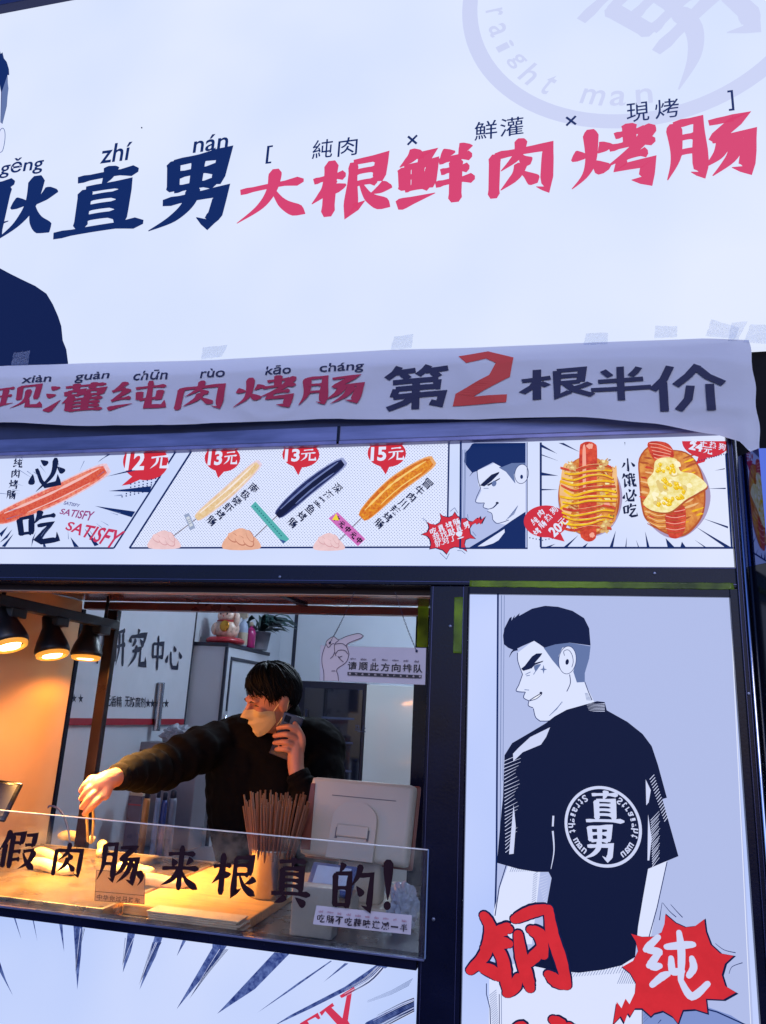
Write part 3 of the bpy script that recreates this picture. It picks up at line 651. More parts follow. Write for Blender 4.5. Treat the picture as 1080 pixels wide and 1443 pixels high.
# panel 1
a = Art(YM)
P1 = [(-40, 635.5), (254, 627.5), (161, 772.5), (-40, 772.5)]
for wdg in ([(153, 692), (214, 685), (211, 694)], [(134, 713), (191, 721), (186, 729)], [(138, 652), (142, 648), (177, 630), (168, 630)], [(113, 640), (140, 631), (133, 631)], [(160, 640), (200, 629), (215, 628)],
            [(0, 765), (18, 746), (11, 758)], [(3, 770), (20, 752), (8, 771)], [(46, 760), (51, 750), (45, 771)], [(100, 757), (112, 771), (105, 771)], [(27, 637), (34, 650), (23, 635)], [(120, 745), (140, 768), (134, 770)],
            [(150, 672), (205, 657), (190, 664)], [(60, 755), (66, 771), (62, 771)], [(0, 752), (12, 742), (3, 757)]):
    a.poly(wdg, NAVY)
for i in range(26):
    t = random.uniform(0, 2*math.pi); c = Vector((95, 705)); d = Vector((math.cos(t)*1.3, math.sin(t)*.8)); p0 = c+d*52; p1 = c+d*random.uniform(60, 76)
    if p1.x < 175 and 632 < p1.y < 770: a.line([p0, p1], GREYB, .9, (.1, 1))
for i in range(10):
    for j in range(5):
        x, y = 186+i*6+(j % 2)*3-j*3, 683-i*1.2+j*4.5
        if x < 205+28-j*7: a.ell(x, y, 1.1, 1.1, NAVY, n=8)
a.build('background_print', menu)
a = Art(YM, off=.0008)
a.line(P1[:2], NAVY, 2.2); a.line(P1[1:3], NAVY, 2.4); a.line(P1[2:], NAVY, 2.4)
a.build('panel_border', menu)
a = Art(YM, off=.001)
sausage(a, (-4, 733), (154, 659), 13.5, (ink((232, 196, 208), .12, 160), ink((222, 92, 84), c2=(236, 150, 120), scale=160), ink((206, 70, 52), c2=(222, 104, 76), scale=220), ink((244, 190, 186))), 3)
a.build('sausage_picture', menu)
a = Art(YM, off=.0014)
a.glyph('必', (65, 667, 54, 46), INKB, 14, ang=-14); a.glyph('吃', (54, 743, 58, 48), INKB, 15, ang=-4)
a.column('纯肉烤肠', (26.5, 653), (18, 698), 13, INKB, 4, .0)
a.build('dish_name', menu)
a = Art(YM, off=.0014)
for st, q, m in (('SATISFY', [(92, 706), (114, 711), (112, 715), (90, 711)], ink((84, 88, 150))), ('SATISFY', [(88, 717), (135, 721), (129, 735), (84, 724)], ink((150, 64, 126))), ('SATISFY', [(98, 735), (178, 749), (160, 775), (92, 746)], ink((196, 50, 92)))):
    a.text(st, None, m, .02, q=q)
a.build('slogan_lettering', menu)
a = Art(YM, off=.0012)
bubble(a, 206, 651, 32, 26, zo(0, 610, 3.273, (620, 195), (672, 205), (600, 238), (563, 244)), RED, 626)
a.glyph('元', (213, 633, 239, 661), WHITE, 13); a.text('12', (178, 637, 205, 663), WHITE, .035)
a.build('price_bubble', menu)
# panel 2
a = Art(YM, off=.0003)
a.poly([(277, 625), (633, 624), (630, 771), (184, 772)], HALF); a.build('halftone_print', menu)
a = Art(YM, off=.0007)
a.line([(278, 624), (183, 772.5)], NAVY, 2.6); a.line([(183, 772.3), (630, 771)], NAVY, 2.4); a.line([(633, 624), (630.5, 772)], NAVY, 2.4)
a.build('panel_border', menu)
SHR = (ink((226, 206, 222), .08, 150), ink((226, 190, 150), c2=(238, 216, 190), scale=120), ink((222, 184, 128), c2=(236, 210, 170), scale=200), ink((248, 234, 226)))
SQD = (ink((150, 160, 206), .1, 150), ink((26, 34, 82), c2=(40, 52, 110), scale=160), ink((16, 22, 58)), ink((110, 124, 176)))
BEEF = (ink((232, 170, 110), .1, 150), ink((226, 140, 34), c2=(200, 90, 24), scale=170), ink((236, 160, 40), c2=(206, 100, 28), scale=200), ink((248, 206, 120)))
HAND = ink((236, 200, 204), .05, 60); HANDD = ink((214, 164, 170)); HAND2 = ink((232, 176, 150), .06, 60); HAND2D = ink((190, 122, 100))
def hand_pic(a, cx, cy, s, m, d):
    """printed fingers pinching a stick"""
    a.poly([(cx-26*s, cy+14*s), (cx-20*s, cy-4*s), (cx-6*s, cy-13*s), (cx+4*s, cy-12*s), (cx+9*s, cy-4*s), (cx+18*s, cy), (cx+22*s, cy+14*s)], m, 4)
    for i, (x, y, r) in enumerate(((-13, -1, 8), (-3, 3, 8.5), (8, 5, 8.5))):
        a.ell(cx+x*s, cy+y*s, r*s, 5.5*s, d, 40); a.ell(cx+x*s-.5*s, cy+y*s-.8*s, r*s*.92, 4.6*s, m, 40)
    a.ell(cx+10*s, cy-3*s, 9*s, 4.2*s, d, 62); a.ell(cx+9.6*s, cy-3.4*s, 8.4*s, 3.5*s, m, 62)
for cap, p0, p1, r, cols, bend, stick, (hx, hy, hs), hm, lab, labm in (
    ('南极磷虾烤肠', (277, 731), (367, 651), 8.6, SHR, 2, [(280, 729), (243, 757)], (234, 760, .9), (HAND, HANDD), [(260, 726), (267, 723), (276, 744), (269, 748)], ink((150, 164, 196))),
    ('深海墨鱼烤肠', (391, 727), (487, 649), 10.4, SQD, -3, [(394, 724), (352, 764)], (343, 759, 1.05), (HAND2, HAND2D), [(360.6, 707), (408.6, 760), (400, 766.5), (354, 714)], ink((86, 176, 176))),
    ('冒牛肉川辣烤肠', (510, 730), (612, 648), 12.5, BEEF, -6, [(514, 726), (476, 764)], (466, 763, .85), (HAND, HANDD), [(476, 722), (515.5, 760), (505, 770), (463.6, 730.7)], ink((206, 110, 186)))):
    a = Art(YM, off=.001)
    a.line(stick, ink((120, 110, 120)), 1.3)
    sausage(a, p0, p1, r, cols, bend)
    a.build('sausage_picture', menu)
    a = Art(YM, off=.0022)
    a.poly(lab, labm)
    L = [Vector(q) for q in lab]
    if 'beef' and cap[0] == '冒':
        for k in range(5):
            c = L[0].lerp(L[1], .12+.2*k).lerp(L[3].lerp(L[2], .12+.2*k), .5); a.glyph('元' if k % 2 else '中', (c.x, c.y, 9, 9), ink((30, 24, 40)), 20, ang=45)
        c = L[0].lerp(L[1], .1).lerp(L[3].lerp(L[2], .1), .5); a.poly([(c.x-5, c.y+3), (c.x+1, c.y-6), (c.x+5, c.y+4)], ink((240, 214, 60)))
    else:
        c0 = L[0].lerp(L[3], .5); c1 = L[1].lerp(L[2], .5)
        if cap[0] == '深':
            for k in range(14): c = c0.lerp(c1, .07+.06*k); a.ell(c.x, c.y, 1.3, .9, ink((30, 110, 120)), 45, 8)
            a.poly([c1, L[1], L[2], L[2].lerp(L[3], .12)], ink((60, 90, 150)))
        else:
            q = [(L[0]+L[3]+L[1]+L[2])/4 + ((v-(L[0]+L[3]+L[1]+L[2])/4)*.62) for v in L]; a.poly(q, ink((206, 214, 226)))
            for k in (.3, .5, .7): c = q[0].lerp(q[3], k); e = q[1].lerp(q[2], k); a.line([c, e], ink((120, 130, 160)), .8)
    a.build('packet_label', menu)
    a = Art(YM, off=.0026)
    hand_pic(a, hx, hy, hs, *hm)
    a.build('hand_picture', menu)
    a = Art(YM, off=.0014)
    e0, e1 = {'南': ((358, 688), (299, 734)), '深': ((476, 688), (413, 737)), '冒': ((603, 682), (535, 738))}[cap[0]]
    a.column(cap, e0, e1, 12.8, INKB, 42, .016)
    a.build('dish_name', menu)
for (cx, cy, rx, ry, tail, num, nb, yb) in ((314, 646, 25, 19, [(303, 660), (318, 663), (308, 674)], '13', (294, 636, 314, 656), (316, 635, 335, 655)),
    (424.5, 641, 26, 18, [(413, 656), (427, 657), (421, 670)], '13', (402, 633, 423, 651), (424, 632, 446, 650)),
    (545.5, 639, 27, 19.5, [(535, 655), (550, 656), (544, 669)], '15', (523, 630, 545, 650), (547, 629, 570, 649))):
    a = Art(YM, off=.0012); bubble(a, cx, cy, rx, ry, tail, RED, 625.5)
    a.glyph('元', yb, WHITE, 13); a.text(num, nb, WHITE, .035); a.build('price_bubble', menu)
# panel 3: a drawn man in half profile
a = Art(YM, off=.0004)
a.poly([(650.5, 624), (743, 623.5), (743, 773), (649, 773)], LAV)
a.poly(s1((300, 200), (495, 190), (495, 560), (380, 640), (300, 625), (268, 600), (262, 560), (232, 545), (245, 525), (205, 515), (212, 485), (150, 478), (190, 400), (168, 360), (160, 262)), SKINW)
a.poly(s1((310, 240), (380, 210), (495, 200), (495, 240), (440, 235), (415, 290), (425, 352), (360, 270)), GREYB)
a.ell(*s1((468, 285))[0], 10, 14, NAVY, 8); a.ell(*s1((468, 285))[0], 9.2, 13.2, SKINW, 8); a.ell(*s1((468, 305))[0], 2, 3, NAVY)
a.poly(s1((75, 140), (105, 110), (125, 78), (140, 72), (495, 70), (495, 208), (400, 210), (330, 238), (270, 205), (160, 262), (125, 275), (95, 240), (70, 200)), NAVY)
a.line(s1((165, 258), (130, 275), (108, 302)), NAVY, 2, (1, .1), 6)
a.poly(s1((180, 365), (200, 345), (260, 290), (315, 270), (310, 285), (260, 335), (210, 372)), INKB)
a.poly(s1((225, 362), (320, 312), (316, 322), (240, 368)), INKB); a.ell(*s1((278, 352))[0], 3.2, 4.2, GREYB, 20)
a.line(s1((205, 385), (240, 385)), GREYB, .8)
for q in ((160, 262, 168, 330, 185, 385), (185, 385, 150, 478, 212, 486), (212, 486, 203, 515, 232, 528), (232, 545, 262, 560, 268, 600), (268, 600, 300, 628, 380, 605)):
    a.line(s1(*zip(q[::2], q[1::2])), NAVY, .9, None, 5)
a.line(s1((232, 530), (270, 520), (305, 485)), NAVY, 1.4, (.4, 1.6), 5); a.ell(*s1((300, 487))[0], 2.2, 1.6, INKB)
for k in range(7): a.line(s1((360+k*11, 605-k*13), (420+k*4, 560-k*9)), GREYB, .7)
a.poly(s1((100, 800), (300, 680), (400, 610), (495, 548), (495, 802)), NAVY); a.poly(s1((165, 788), (350, 668), (352, 690), (310, 745), (270, 768), (210, 786)), SKINW)
for x in (62, 76, 84): a.line(s1((x, 120), (x-8, 600)), GREYB, .7)
a.line([(650, 624), (649, 773.5)], NAVY, 2.8); a.line([(648, 773.2), (744, 773.2)], NAVY, 2.2); a.line([(743.3, 624), (743.3, 773)], NAVY, 1)
a.build('portrait_print', menu)
a = Art(YM, off=.003)
star = s6((300, 140), (345, 180), (420, 195), (470, 175), (503, 122), (540, 180), (600, 210), (655, 205), (690, 245), (745, 255), (800, 205), (825, 215), (845, 180), (860, 235), (920, 180), (862, 292), (835, 262), (805, 295), (790, 270), (735, 300), (705, 350), (715, 420), (785, 487), (700, 480), (650, 500), (635, 560), (668, 658), (580, 605), (500, 598), (440, 620), (395, 695), (340, 640), (250, 610), (165, 625), (180, 560), (165, 490), (130, 450), (50, 425), (130, 395), (155, 340), (145, 290), (120, 255), (180, 285), (250, 295), (300, 265), (318, 210))
c = Vector((637, 750)); a.poly([c + (Vector(p)-c)*1.05 for p in star], INKB); a.poly(star, RED)
for q in (((440, 110), (503, 60), (545, 130)), ((300, 680), (390, 770), (430, 690)), ((540, 650), (600, 655), (650, 695)), ((60, 205), (120, 250)), ((680, 150), (690, 210)), ((750, 390), (800, 450))):
    a.line(s6(*q), GREYB, .8)
cw = WHITE
for st, p0, p1 in (('吃真烤肠', (210, 385), (530, 265)), ('我找耿直', (255, 470), (565, 360)), ('男', (672, 312), (672, 312)), ('就对了!', (285, 560), (580, 450))):
    a.column(st, s6(p0)[0], s6(p1)[0], 10, cw, -18, .012)
a.build('star_burst', menu)
# panel 4: two filled buns
a = Art(YM, off=.0004)
for wdg in ([(80, 90), (80, 105), (160, 138)], [(165, 85), (190, 85), (270, 130)], [(78, 228), (78, 245), (165, 246)], [(78, 310), (78, 318), (165, 314)], [(80, 140), (80, 145), (170, 175)], [(85, 600), (120, 598), (150, 580)], [(185, 600), (205, 600), (262, 538)], [(275, 600), (295, 600), (310, 575)],
            [(415, 598), (432, 598), (446, 515)], [(492, 598), (498, 598), (500, 545)], [(598, 598), (612, 598), (590, 520)], [(700, 598), (735, 598), (690, 552)], [(762, 598), (790, 598), (770, 570)], [(985, 600), (1012, 598), (835, 495)], [(996, 505), (996, 495), (870, 455)], [(985, 312), (985, 306), (890, 310)], [(980, 215), (980, 210), (930, 222)], [(488, 82), (492, 82), (491, 100)], [(555, 598), (560, 598), (545, 560)], [(880, 598), (890, 598), (830, 560)]):
    a.poly(s2(*wdg), NAVY)
a.line(s2((78, 84), (78, 598)), NAVY, 3); a.line(s2((76, 600), (1020, 601)), NAVY, 2.8); a.line(s2((985, 140), (1014, 602)), NAVY, 2.6)
a.build('background_print', menu)
BUN = ink((232, 160, 78), c2=(196, 98, 36), scale=44); BUNL = ink((240, 190, 132), .06, 60); BUND = ink((176, 84, 40)); SAU = ink((226, 86, 56), c2=(186, 48, 34), scale=70); SAUL = ink((244, 170, 150)); MUST = ink((250, 208, 28), c2=(236, 172, 16), scale=90)
ONI = ink((226, 190, 130), c2=(200, 140, 70), scale=120); CRM = ink((253, 244, 190), c2=(236, 216, 126), scale=90); CORN = ink((246, 206, 20)); SHD = ink((166, 150, 186))
rb = random.Random(4)
def blob(a, cx, cy, rx, ry, m, jit=.15, ang=0, n=14, sm=4):
    c_, d_ = math.cos(R(ang)), math.sin(R(ang)); pts = []
    for i in range(n):
        t = 2*math.pi*i/n; r = 1+jit*(rb.random()-.5)*2; x, y = rx*r*math.cos(t), ry*r*math.sin(t); pts.append((cx+x*c_-y*d_, cy+x*d_+y*c_))
    a.poly(pts, m, sm)
a = Art(YM, off=.0009, step=.00006)
T = lambda x, y: s2((x, y))[0]
def B(x, y, rx, ry, m, jit=.15, ang=0, n=14): blob(a, *T(x, y), rx/3.484, ry/3.484, m, jit, ang, n)
B(322, 352, 158, 196, SHD, .02); B(316, 345, 152, 194, BUND, .02); B(312, 343, 146, 190, BUN, .02)
B(205, 330, 34, 150, BUNL, .1); B(422, 340, 36, 150, BUN, .1); B(440, 300, 12, 110, BUNL, .2)
for i in range(34): B(rb.choice([215, 245, 375, 395])+rb.uniform(-20, 20), rb.uniform(175, 520), rb.uniform(8, 26), rb.uniform(5, 12), rb.choice([ONI, ONI, MUST, BUND, SAUL, CRM]), .35, rb.uniform(-60, 60), 9)
for i in range(40):                                     # dark gaps, herbs, shine
    B(rb.uniform(180, 450), rb.uniform(170, 520), rb.uniform(2, 8), rb.uniform(1.5, 5), rb.choice([BUND, ink((92, 66, 34)), ink((120, 116, 44)), BUNL]), .4, rb.uniform(0, 180), 7)
pts = s2((268, 120), (282, 90), (312, 82), (342, 92), (354, 125), (352, 300), (350, 520), (342, 560), (312, 572), (284, 558), (270, 520), (264, 300)); a.poly(pts, SAU, 4)
a.poly(s2((284, 110), (296, 104), (300, 200), (296, 330), (286, 330), (282, 200)), SAUL, 4)
B(318, 105, 16, 14, SAUL, .2); B(330, 540, 12, 12, SAUL, .2)
for i in range(13):                                     # mustard and sauce in zigzags
    y = 205+i*25; q = [(175+rb.uniform(-6, 20), y+rb.uniform(-10, 10)), (240, y+10+rb.uniform(-8, 8)), (312, y+rb.uniform(-8, 8)), (380, y-8+rb.uniform(-8, 8)), (452-abs(i-6)*5, y+rb.uniform(-8, 8))]
    a.line(s2(*[(x+3, y_+5) for x, y_ in q]), BUND, 3.2, (.6, .9), 5); a.line(s2(*q), MUST if i % 4 else SAU, rb.uniform(2.6, 5.2), (.8, .7), 5)
    a.line(s2(*[(x, yy-4) for x, yy in q[1:4]]), CRM, .7, (.3, .8), 5)
for x, y in ((390, 185), (375, 210), (225, 195), (235, 215), (385, 500), (400, 480)): B(x, y, 18, 15, ONI, .4); B(x-3, y-4, 8, 5, CRM, .4)
a.build('hot_dog_picture', menu)
a = Art(YM, off=.0009, step=.00006)
B(738, 345, 170, 205, SHD, .02); a.poly(s2((560, 160), (620, 95), (700, 115), (790, 130), (850, 190), (884, 300), (880, 420), (835, 500), (770, 545), (690, 530), (600, 470), (572, 400), (560, 270)), BUND, 4)
a.poly(s2((566, 165), (622, 102), (700, 120), (786, 136), (842, 192), (876, 300), (872, 415), (830, 490), (765, 535), (690, 522), (608, 465), (580, 398), (568, 270)), BUN, 4)
for i in range(16): B(rb.uniform(770, 860), 150+i*22, rb.uniform(20, 38), 5, rb.choice([BUNL, BUND, MUST]), .3, -20, 9)
for i in range(13): B(rb.uniform(575, 620), 160+i*24, rb.uniform(14, 26), 5, rb.choice([BUNL, BUND, SAU]), .3, 12, 9)
a.poly(s2((604, 84), (690, 84), (728, 125), (720, 170), (660, 190), (620, 150)), SAU, 4); a.poly(s2((690, 400), (780, 395), (786, 500), (762, 545), (730, 555), (700, 530)), SAU, 4)
for i in range(9): a.line(s2((690, 400+i*15), (735, 408+i*15), (786, 398+i*15)), SAUL if i % 2 else BUND, 1, None, 4)
for i in range(7): a.line(s2((600, 410+i*12), (650, 430+i*13), (690, 425+i*14)), BUNL if i % 2 else BUND, 1.2, None, 4)
for i in range(5): a.line(s2((610+i*6, 90+i*17), (660, 95+i*18), (720-i*3, 120+i*12)), SAUL, 1, None, 4)
CS = [(640, 175), (690, 158), (745, 170), (762, 225), (830, 240), (892, 295), (850, 330), (790, 365), (720, 420), (670, 428), (615, 415), (580, 385), (598, 350), (612, 320), (600, 270), (630, 230)]
a.poly(s2(*[(x+5, y+8) for x, y in CS]), BUND, 5); a.poly(s2(*CS), CRM, 5)
for i in range(26):
    x, y = rb.uniform(620, 820), rb.uniform(185, 405)
    if (x > 760 and y < 250) or (x > 770 and y > 350) or (x < 625 and y < 260): continue
    B(x, y, rb.uniform(12, 22), rb.uniform(8, 14), ink((255, 246, 206)) if i % 2 else ink((226, 200, 124)), .25, rb.uniform(0, 90), 9)
for i in range(46):
    x, y = rb.choice([(660, 215), (710, 220), (680, 270), (745, 300), (650, 380), (700, 375), (760, 345), (690, 300)]); x += rb.uniform(-22, 22); y += rb.uniform(-18, 18)
    B(x, y, 11, 8, ink((222, 172, 10)), .15, rb.uniform(0, 90), 8); B(x-1, y-2, 9.5, 6.5, CORN, .15, rb.uniform(0, 90), 8); B(x-3, y-4, 3, 2, ink((255, 240, 140)), .2, 0, 6)
a.build('hot_dog_picture', menu)
a = Art(YM, off=.003)
a.column('小饿必吃', (885, 655.5), (888, 720), 20, INKB, -4, .03)
a.build('dish_name', menu)
a = Art(YM, off=.0036)
for i in range(9): a.ell(747+i*4.5, 762+abs(i-4)*-.9, .9, .9, NAVY, n=8)
bubble(a, 769.5, 735.5, 31, 22.5, s2((95, 545), (175, 530), (195, 571), (150, 560)), RED)
a.column('纯肉', s2((48, 470))[0], s2((78, 432))[0], 10, WHITE, -35, .014)
a.column('烤肠热狗', s2((58, 525))[0], s2((142, 420))[0], 10, WHITE, -42, .014)
a.text('20', (*s2((150, 515))[0], 17, 15), WHITE, .04, ang=-42); a.glyph('元', (*s2((182, 478))[0], 13, 12), WHITE, 14, ang=-42)
a.build('price_bubble', menu)
a = Art(YM, off=.0036)
bubble(a, 995, 622, 34, 24, s2((855, 140), (900, 140), (880, 180), (838, 192)), RED, 622.5)
for i in range(16): a.ell(982+i*3.4, 651-i*.9, .9, .9, NAVY, n=8)
a.text('24', (*s2((838, 106))[0], 19, 12), WHITE, .04, ang=12); a.glyph('元', (*s2((895, 124))[0], 13, 11), WHITE, 14, ang=10)
a.column('芝士热狗', (978, 624), (1017, 631), 9.6, WHITE, 8, .014)
a.build('price_bubble', menu)

# ------------------------------------------------------------------ poster light box
YP = -.002
post = empty('poster_light_box', (.07, .02, .3), 'tall backlit poster of a drawn man in a black tee, right of the window', 'poster')
PX0, PX1 = P(659, 1140, YP).x, P(1046, 1140, YP).x
panel('face', PX0-.003, PX1+.003, .3, 1.805, YP, ink((206, 217, 255), sample=True, lamp=.1), post)
slab('frame', black, -.189, PX0-.0032, YF-.002, .05, .29, 1.8215, post, .001)
slab('frame', black, PX1+.0032, .3435, YF-.002, .05, .29, 1.8215, post, .001)
slab('frame', black, PX0-.003, PX1+.003, YF-.001, .05, 1.8052, 1.8215, post, .001)
u1 = lambda *p: zo(620, 800, 2.348, *p); u2 = lambda *p: zo(620, 1100, 2.348, *p); u3 = lambda *p: zo(640, 810, 4.909, *p); u4 = lambda *p: zo(620, 1240, 4.5, *p); u5 = lambda *p: zo(840, 1240, 4.5, *p); u6 = lambda *p: zo(780, 1080, 6, *p)
a = Art(YP)
a.poly([(702, 838.5), (1029, 842), (1062, 1450), (1062, 1600), (690, 1600), (700, 1200)], LAV)
a.line([(702, 838), (700, 1210), (697, 1330)], NAVY, 2.6); a.line([(707, 839), (705, 1200)], GREYB, .9); a.line([(711, 839), (709, 1100)], GREYB, .7)
a.line([(1058, 1443), (1029, 842)], ink((226, 232, 255)), 1.2)
a.build('background_print', post)
a = Art(YP, off=.0008)
# head and neck
a.poly(u3((440, 540), (445, 620), (475, 690), (432, 800), (495, 812), (483, 850), (520, 875), (515, 905), (550, 925), (565, 985), (600, 1010), (660, 1010), (760, 960), (980, 900), (900, 735), (850, 745), (940, 500), (620, 430), (550, 455)), SKINW)
a.poly(u3((620, 505), (700, 480), (800, 470), (945, 495), (935, 580), (905, 680), (905, 742), (850, 745), (825, 670), (845, 600), (835, 540), (800, 497), (750, 505), (725, 560), (735, 655), (680, 590)), GREYB)
a.ell(*u3((785, 590))[0], 12.6, 20, NAVY, 6); a.ell(*u3((785, 590))[0], 11.8, 19.2, SKINW, 6); a.ell(*u3((783, 603))[0], 2.4, 4, INKB, 10)
a.line(u3((765, 560), (760, 530), (790, 520), (815, 550), (825, 600), (815, 640)), NAVY, .8, None, 5)
a.poly(u3((345, 480), (340, 420), (350, 370), (385, 300), (400, 290), (398, 318), (420, 280), (418, 300), (455, 265), (450, 285), (540, 235), (630, 215), (720, 222), (820, 250), (900, 300), (935, 370), (945, 490), (800, 470), (700, 482), (625, 505), (590, 480), (555, 458), (470, 495), (415, 522), (375, 505)), INKB)
a.line(u3((440, 515), (405, 530), (382, 572)), INKB, 3, (1.2, .1), 6)
a.poly(u3((465, 650), (490, 630), (540, 565), (570, 545), (612, 543), (600, 562), (555, 615), (525, 652), (480, 665)), INKB)
a.poly(u3((525, 648), (555, 612), (620, 594), (612, 604), (560, 624), (535, 650)), INKB); a.poly(u3((555, 630), (600, 618), (588, 640), (565, 668)), GREYB, 4)
for q in ([(495, 690), (530, 672)], [(500, 700), (525, 695)], [(550, 690), (570, 660)], [(488, 795), (520, 798)]): a.line(u3(*q), GREYB, 1)
a.poly(u3((525, 868), (560, 838), (605, 815), (608, 828), (570, 855)), ink((240, 244, 255))); a.line(u3((522, 870), (560, 845), (607, 818)), NAVY, 1.2, None, 4); a.line(u3((525, 872), (570, 858), (608, 826)), NAVY, 1, None, 4); a.ell(*u3((602, 818))[0], 2, 1.8, INKB)
for q in ((440, 540, 443, 600, 475, 690), (475, 690, 450, 760, 432, 805, 495, 812), (495, 812, 482, 850, 520, 872), (520, 872, 515, 905, 548, 920), (550, 925, 565, 985, 600, 1015), (800, 690, 805, 750, 780, 808), (905, 742, 930, 810, 955, 868)):
    a.line(u3(*zip(q[::2], q[1::2])), NAVY, 1.1, None, 5)
st_ = u3((620, 655))[0]
a.poly([(st_[0], st_[1]-6.5), (st_[0]+1.2, st_[1]-1.2), (st_[0]+5, st_[1]), (st_[0]+1.2, st_[1]+1.2), (st_[0], st_[1]+6.5), (st_[0]-1.2, st_[1]+1.2), (st_[0]-5, st_[1]), (st_[0]-1.2, st_[1]-1.2)], GREYB)
for k in range(9): a.line(u3((660+k*11, 975-k*11), (715+k*4, 925-k*6)), GREYB, .8)
for k in range(6): a.line(u3((905+k*2, 820+k*9), (925+k*5, 822+k*9)), GREYB, .7)
a.line(u3((600, 1012), (660, 1010), (700, 985)), NAVY, 1.1, None, 5)
a.build('face_print', post)
a = Art(YP, off=.003, step=.00003)
TEE = ink((9, 20, 56))
# arms and trousers
a.poly([(718, 1215), (762, 1225), (750, 1330), (700, 1330), (696, 1285), (705, 1250)], SKINW); a.poly([(905, 1225), (940, 1212), (925, 1280), (915, 1330), (898, 1322)], SKINW)
a.line([(715, 1215), (704, 1250), (698, 1290)], NAVY, 1.4); a.line([(940, 1214), (926, 1278), (914, 1322)], NAVY, 1.3)
a.poly([(690, 1370), (740, 1352), (905, 1350), (912, 1400), (905, 1600), (688, 1600)], SKINW)
a.poly([(906, 1420), (960, 1405), (1030, 1430), (1062, 1450), (1062, 1600), (906, 1600)], ink((126, 146, 206))); a.line([(960, 1412), (1010, 1425), (1050, 1443)], NAVY, 2)
a.line([(686, 1385), (686, 1400), (691, 1420), (692, 1450)], NAVY, 1.2); a.line([(704, 1400), (705, 1600)], NAVY, 1); a.line([(707, 1400), (708, 1600)], GREYB, .8); a.line([(905, 1420), (905, 1600)], NAVY, 1.2)
for k in range(16): a.line([(690+k*.3, 1402+k*3), (700+k*.2, 1394+k*3)], GREYB, .7)
for k in range(26): a.line([(800+k*4, 1376-k*.3), (806+k*4, 1366-k*.4)], GREYB, .7)
for k in range(14): a.line([(870+k*3, 1385), (880+k*3, 1362)], GREYB, .7)
for k in range(22): a.line([(906+k*.1, 1440-k*5), (914+k*.9, 1432-k*5.2)], GREYB, .6)
for k in range(14): a.line([(719+k*3, 1228-k*.1), (723+k*3, 1219)], GREYB, .6)
for k in range(20): a.line([(752-k*.2, 1232+k*3.2), (758-k*.2, 1228+k*3.2)], GREYB, .6)
# tee
tee = u1((520, 442), (545, 445), (552, 472), (620, 510), (670, 550), (700, 590), (720, 650), (750, 760)) + u2((735, 60), (788, 248), (735, 270), (688, 290), (672, 380), (655, 480), (645, 580), (600, 608), (540, 622), (460, 632), (380, 625), (310, 610), (330, 560), (352, 420), (370, 320), (360, 300), (320, 300), (260, 290), (190, 270), (205, 100)) + u1((210, 760), (215, 620), (240, 580), (300, 545), (350, 515), (380, 492), (420, 470))
a.poly(tee, TEE)
a.poly(u1((365, 528), (300, 560), (262, 595), (243, 615), (244, 640), (275, 610), (335, 585), (352, 560)), PALE)
a.poly(u1((680, 700), (697, 735), (690, 775), (682, 785)), PALE); a.poly(u2((688, 110), (700, 190), (692, 262), (686, 262)), PALE); a.poly(u2((245, 78), (252, 150), (245, 240), (230, 242)), PALE)
a.line(u2((376, 115), (374, 150)), PALE, 2.6); a.line(u2((374, 165), (378, 230), (368, 290)), PALE, 2.6, (1, .3), 5)
for k in range(26): a.line(u1((213+k*.2, 640+k*12), (262-k*.6+8*math.sin(k), 618+k*12)), PALE, 1, (1, .4))
for k in range(16): a.line(u1((693+k*3.2, 700+k*9.2), (708+k*3, 684+k*9.2)), PALE, 1)
for k in range(20): a.line(u2((696+k*.3, 130+k*8), (724+3*math.sin(k*2), 100+k*8)), PALE, 1, (1, .5))
for k in range(13): a.line(u2((322+k*2.6, 320-k*.2+k*9), (358-k*.3, 308+k*9)), PALE, .9, (1, .4))
for k in range(6): a.line(u1((482+k*2, 446+k*5), (512, 452+k*4.6), (545, 450+k*5)), PALE, .9, (.3, 1), 4)
a.build('figure_print', post)
a = Art(YP, off=.0105)
ex, ez = a.w(*u6((416, 500))[0]); er_ = (a.w(*u6((740, 500))[0])[0] - a.w(*u6((92, 500))[0])[0])/2
pts = [(ex+r*math.cos(2*math.pi*i/64), ez+r*1.02*math.sin(2*math.pi*i/64)) for r in (er_, er_*.925) for i in range(64)]
a.put(pts, [(i, (i+1) % 64, 64+(i+1) % 64, 64+i) for i in range(64)], PALE)
a.glyph('直', tuple(v for p in u6((266, 200), (600, 488)) for v in p), PALE, 14); a.glyph('男', tuple(v for p in u6((238, 488), (540, 790)) for v in p), PALE, 14)
for mi_ in (1, -1): ring_text(a, 'Straight man', ex, ez, er_*.81, R(124), R(232), er_*.135, PALE, True, .02, mi_)
a.build('emblem', post)
def chunk(a, sts, m, mo, w, wo, dx=0, dy=0):
    for ww, mm in ((wo, mo), (w, m)):
        for s in sts:
            q = catmull([Vector(p) for p in s], 6); n = len(q)
            ws = [ww*(.78+.3*math.sin(math.pi*i/(n-1)))*(1+.1*mnoise.noise((q[i].x*.35, q[i].y*.35, 0))) for i in range(n)]; L, Rr = ribbon(q, ws); a.strip(L, Rr, mm, lambda p: a.w(p.x, p.y))
            for e in (q[0], q[-1]): a.ell(e.x, e.y, ww*.4, ww*.36, mm, 20, 12)
a = Art(YP, off=.0105)
REDP = ink((208, 42, 52), .05, 40)
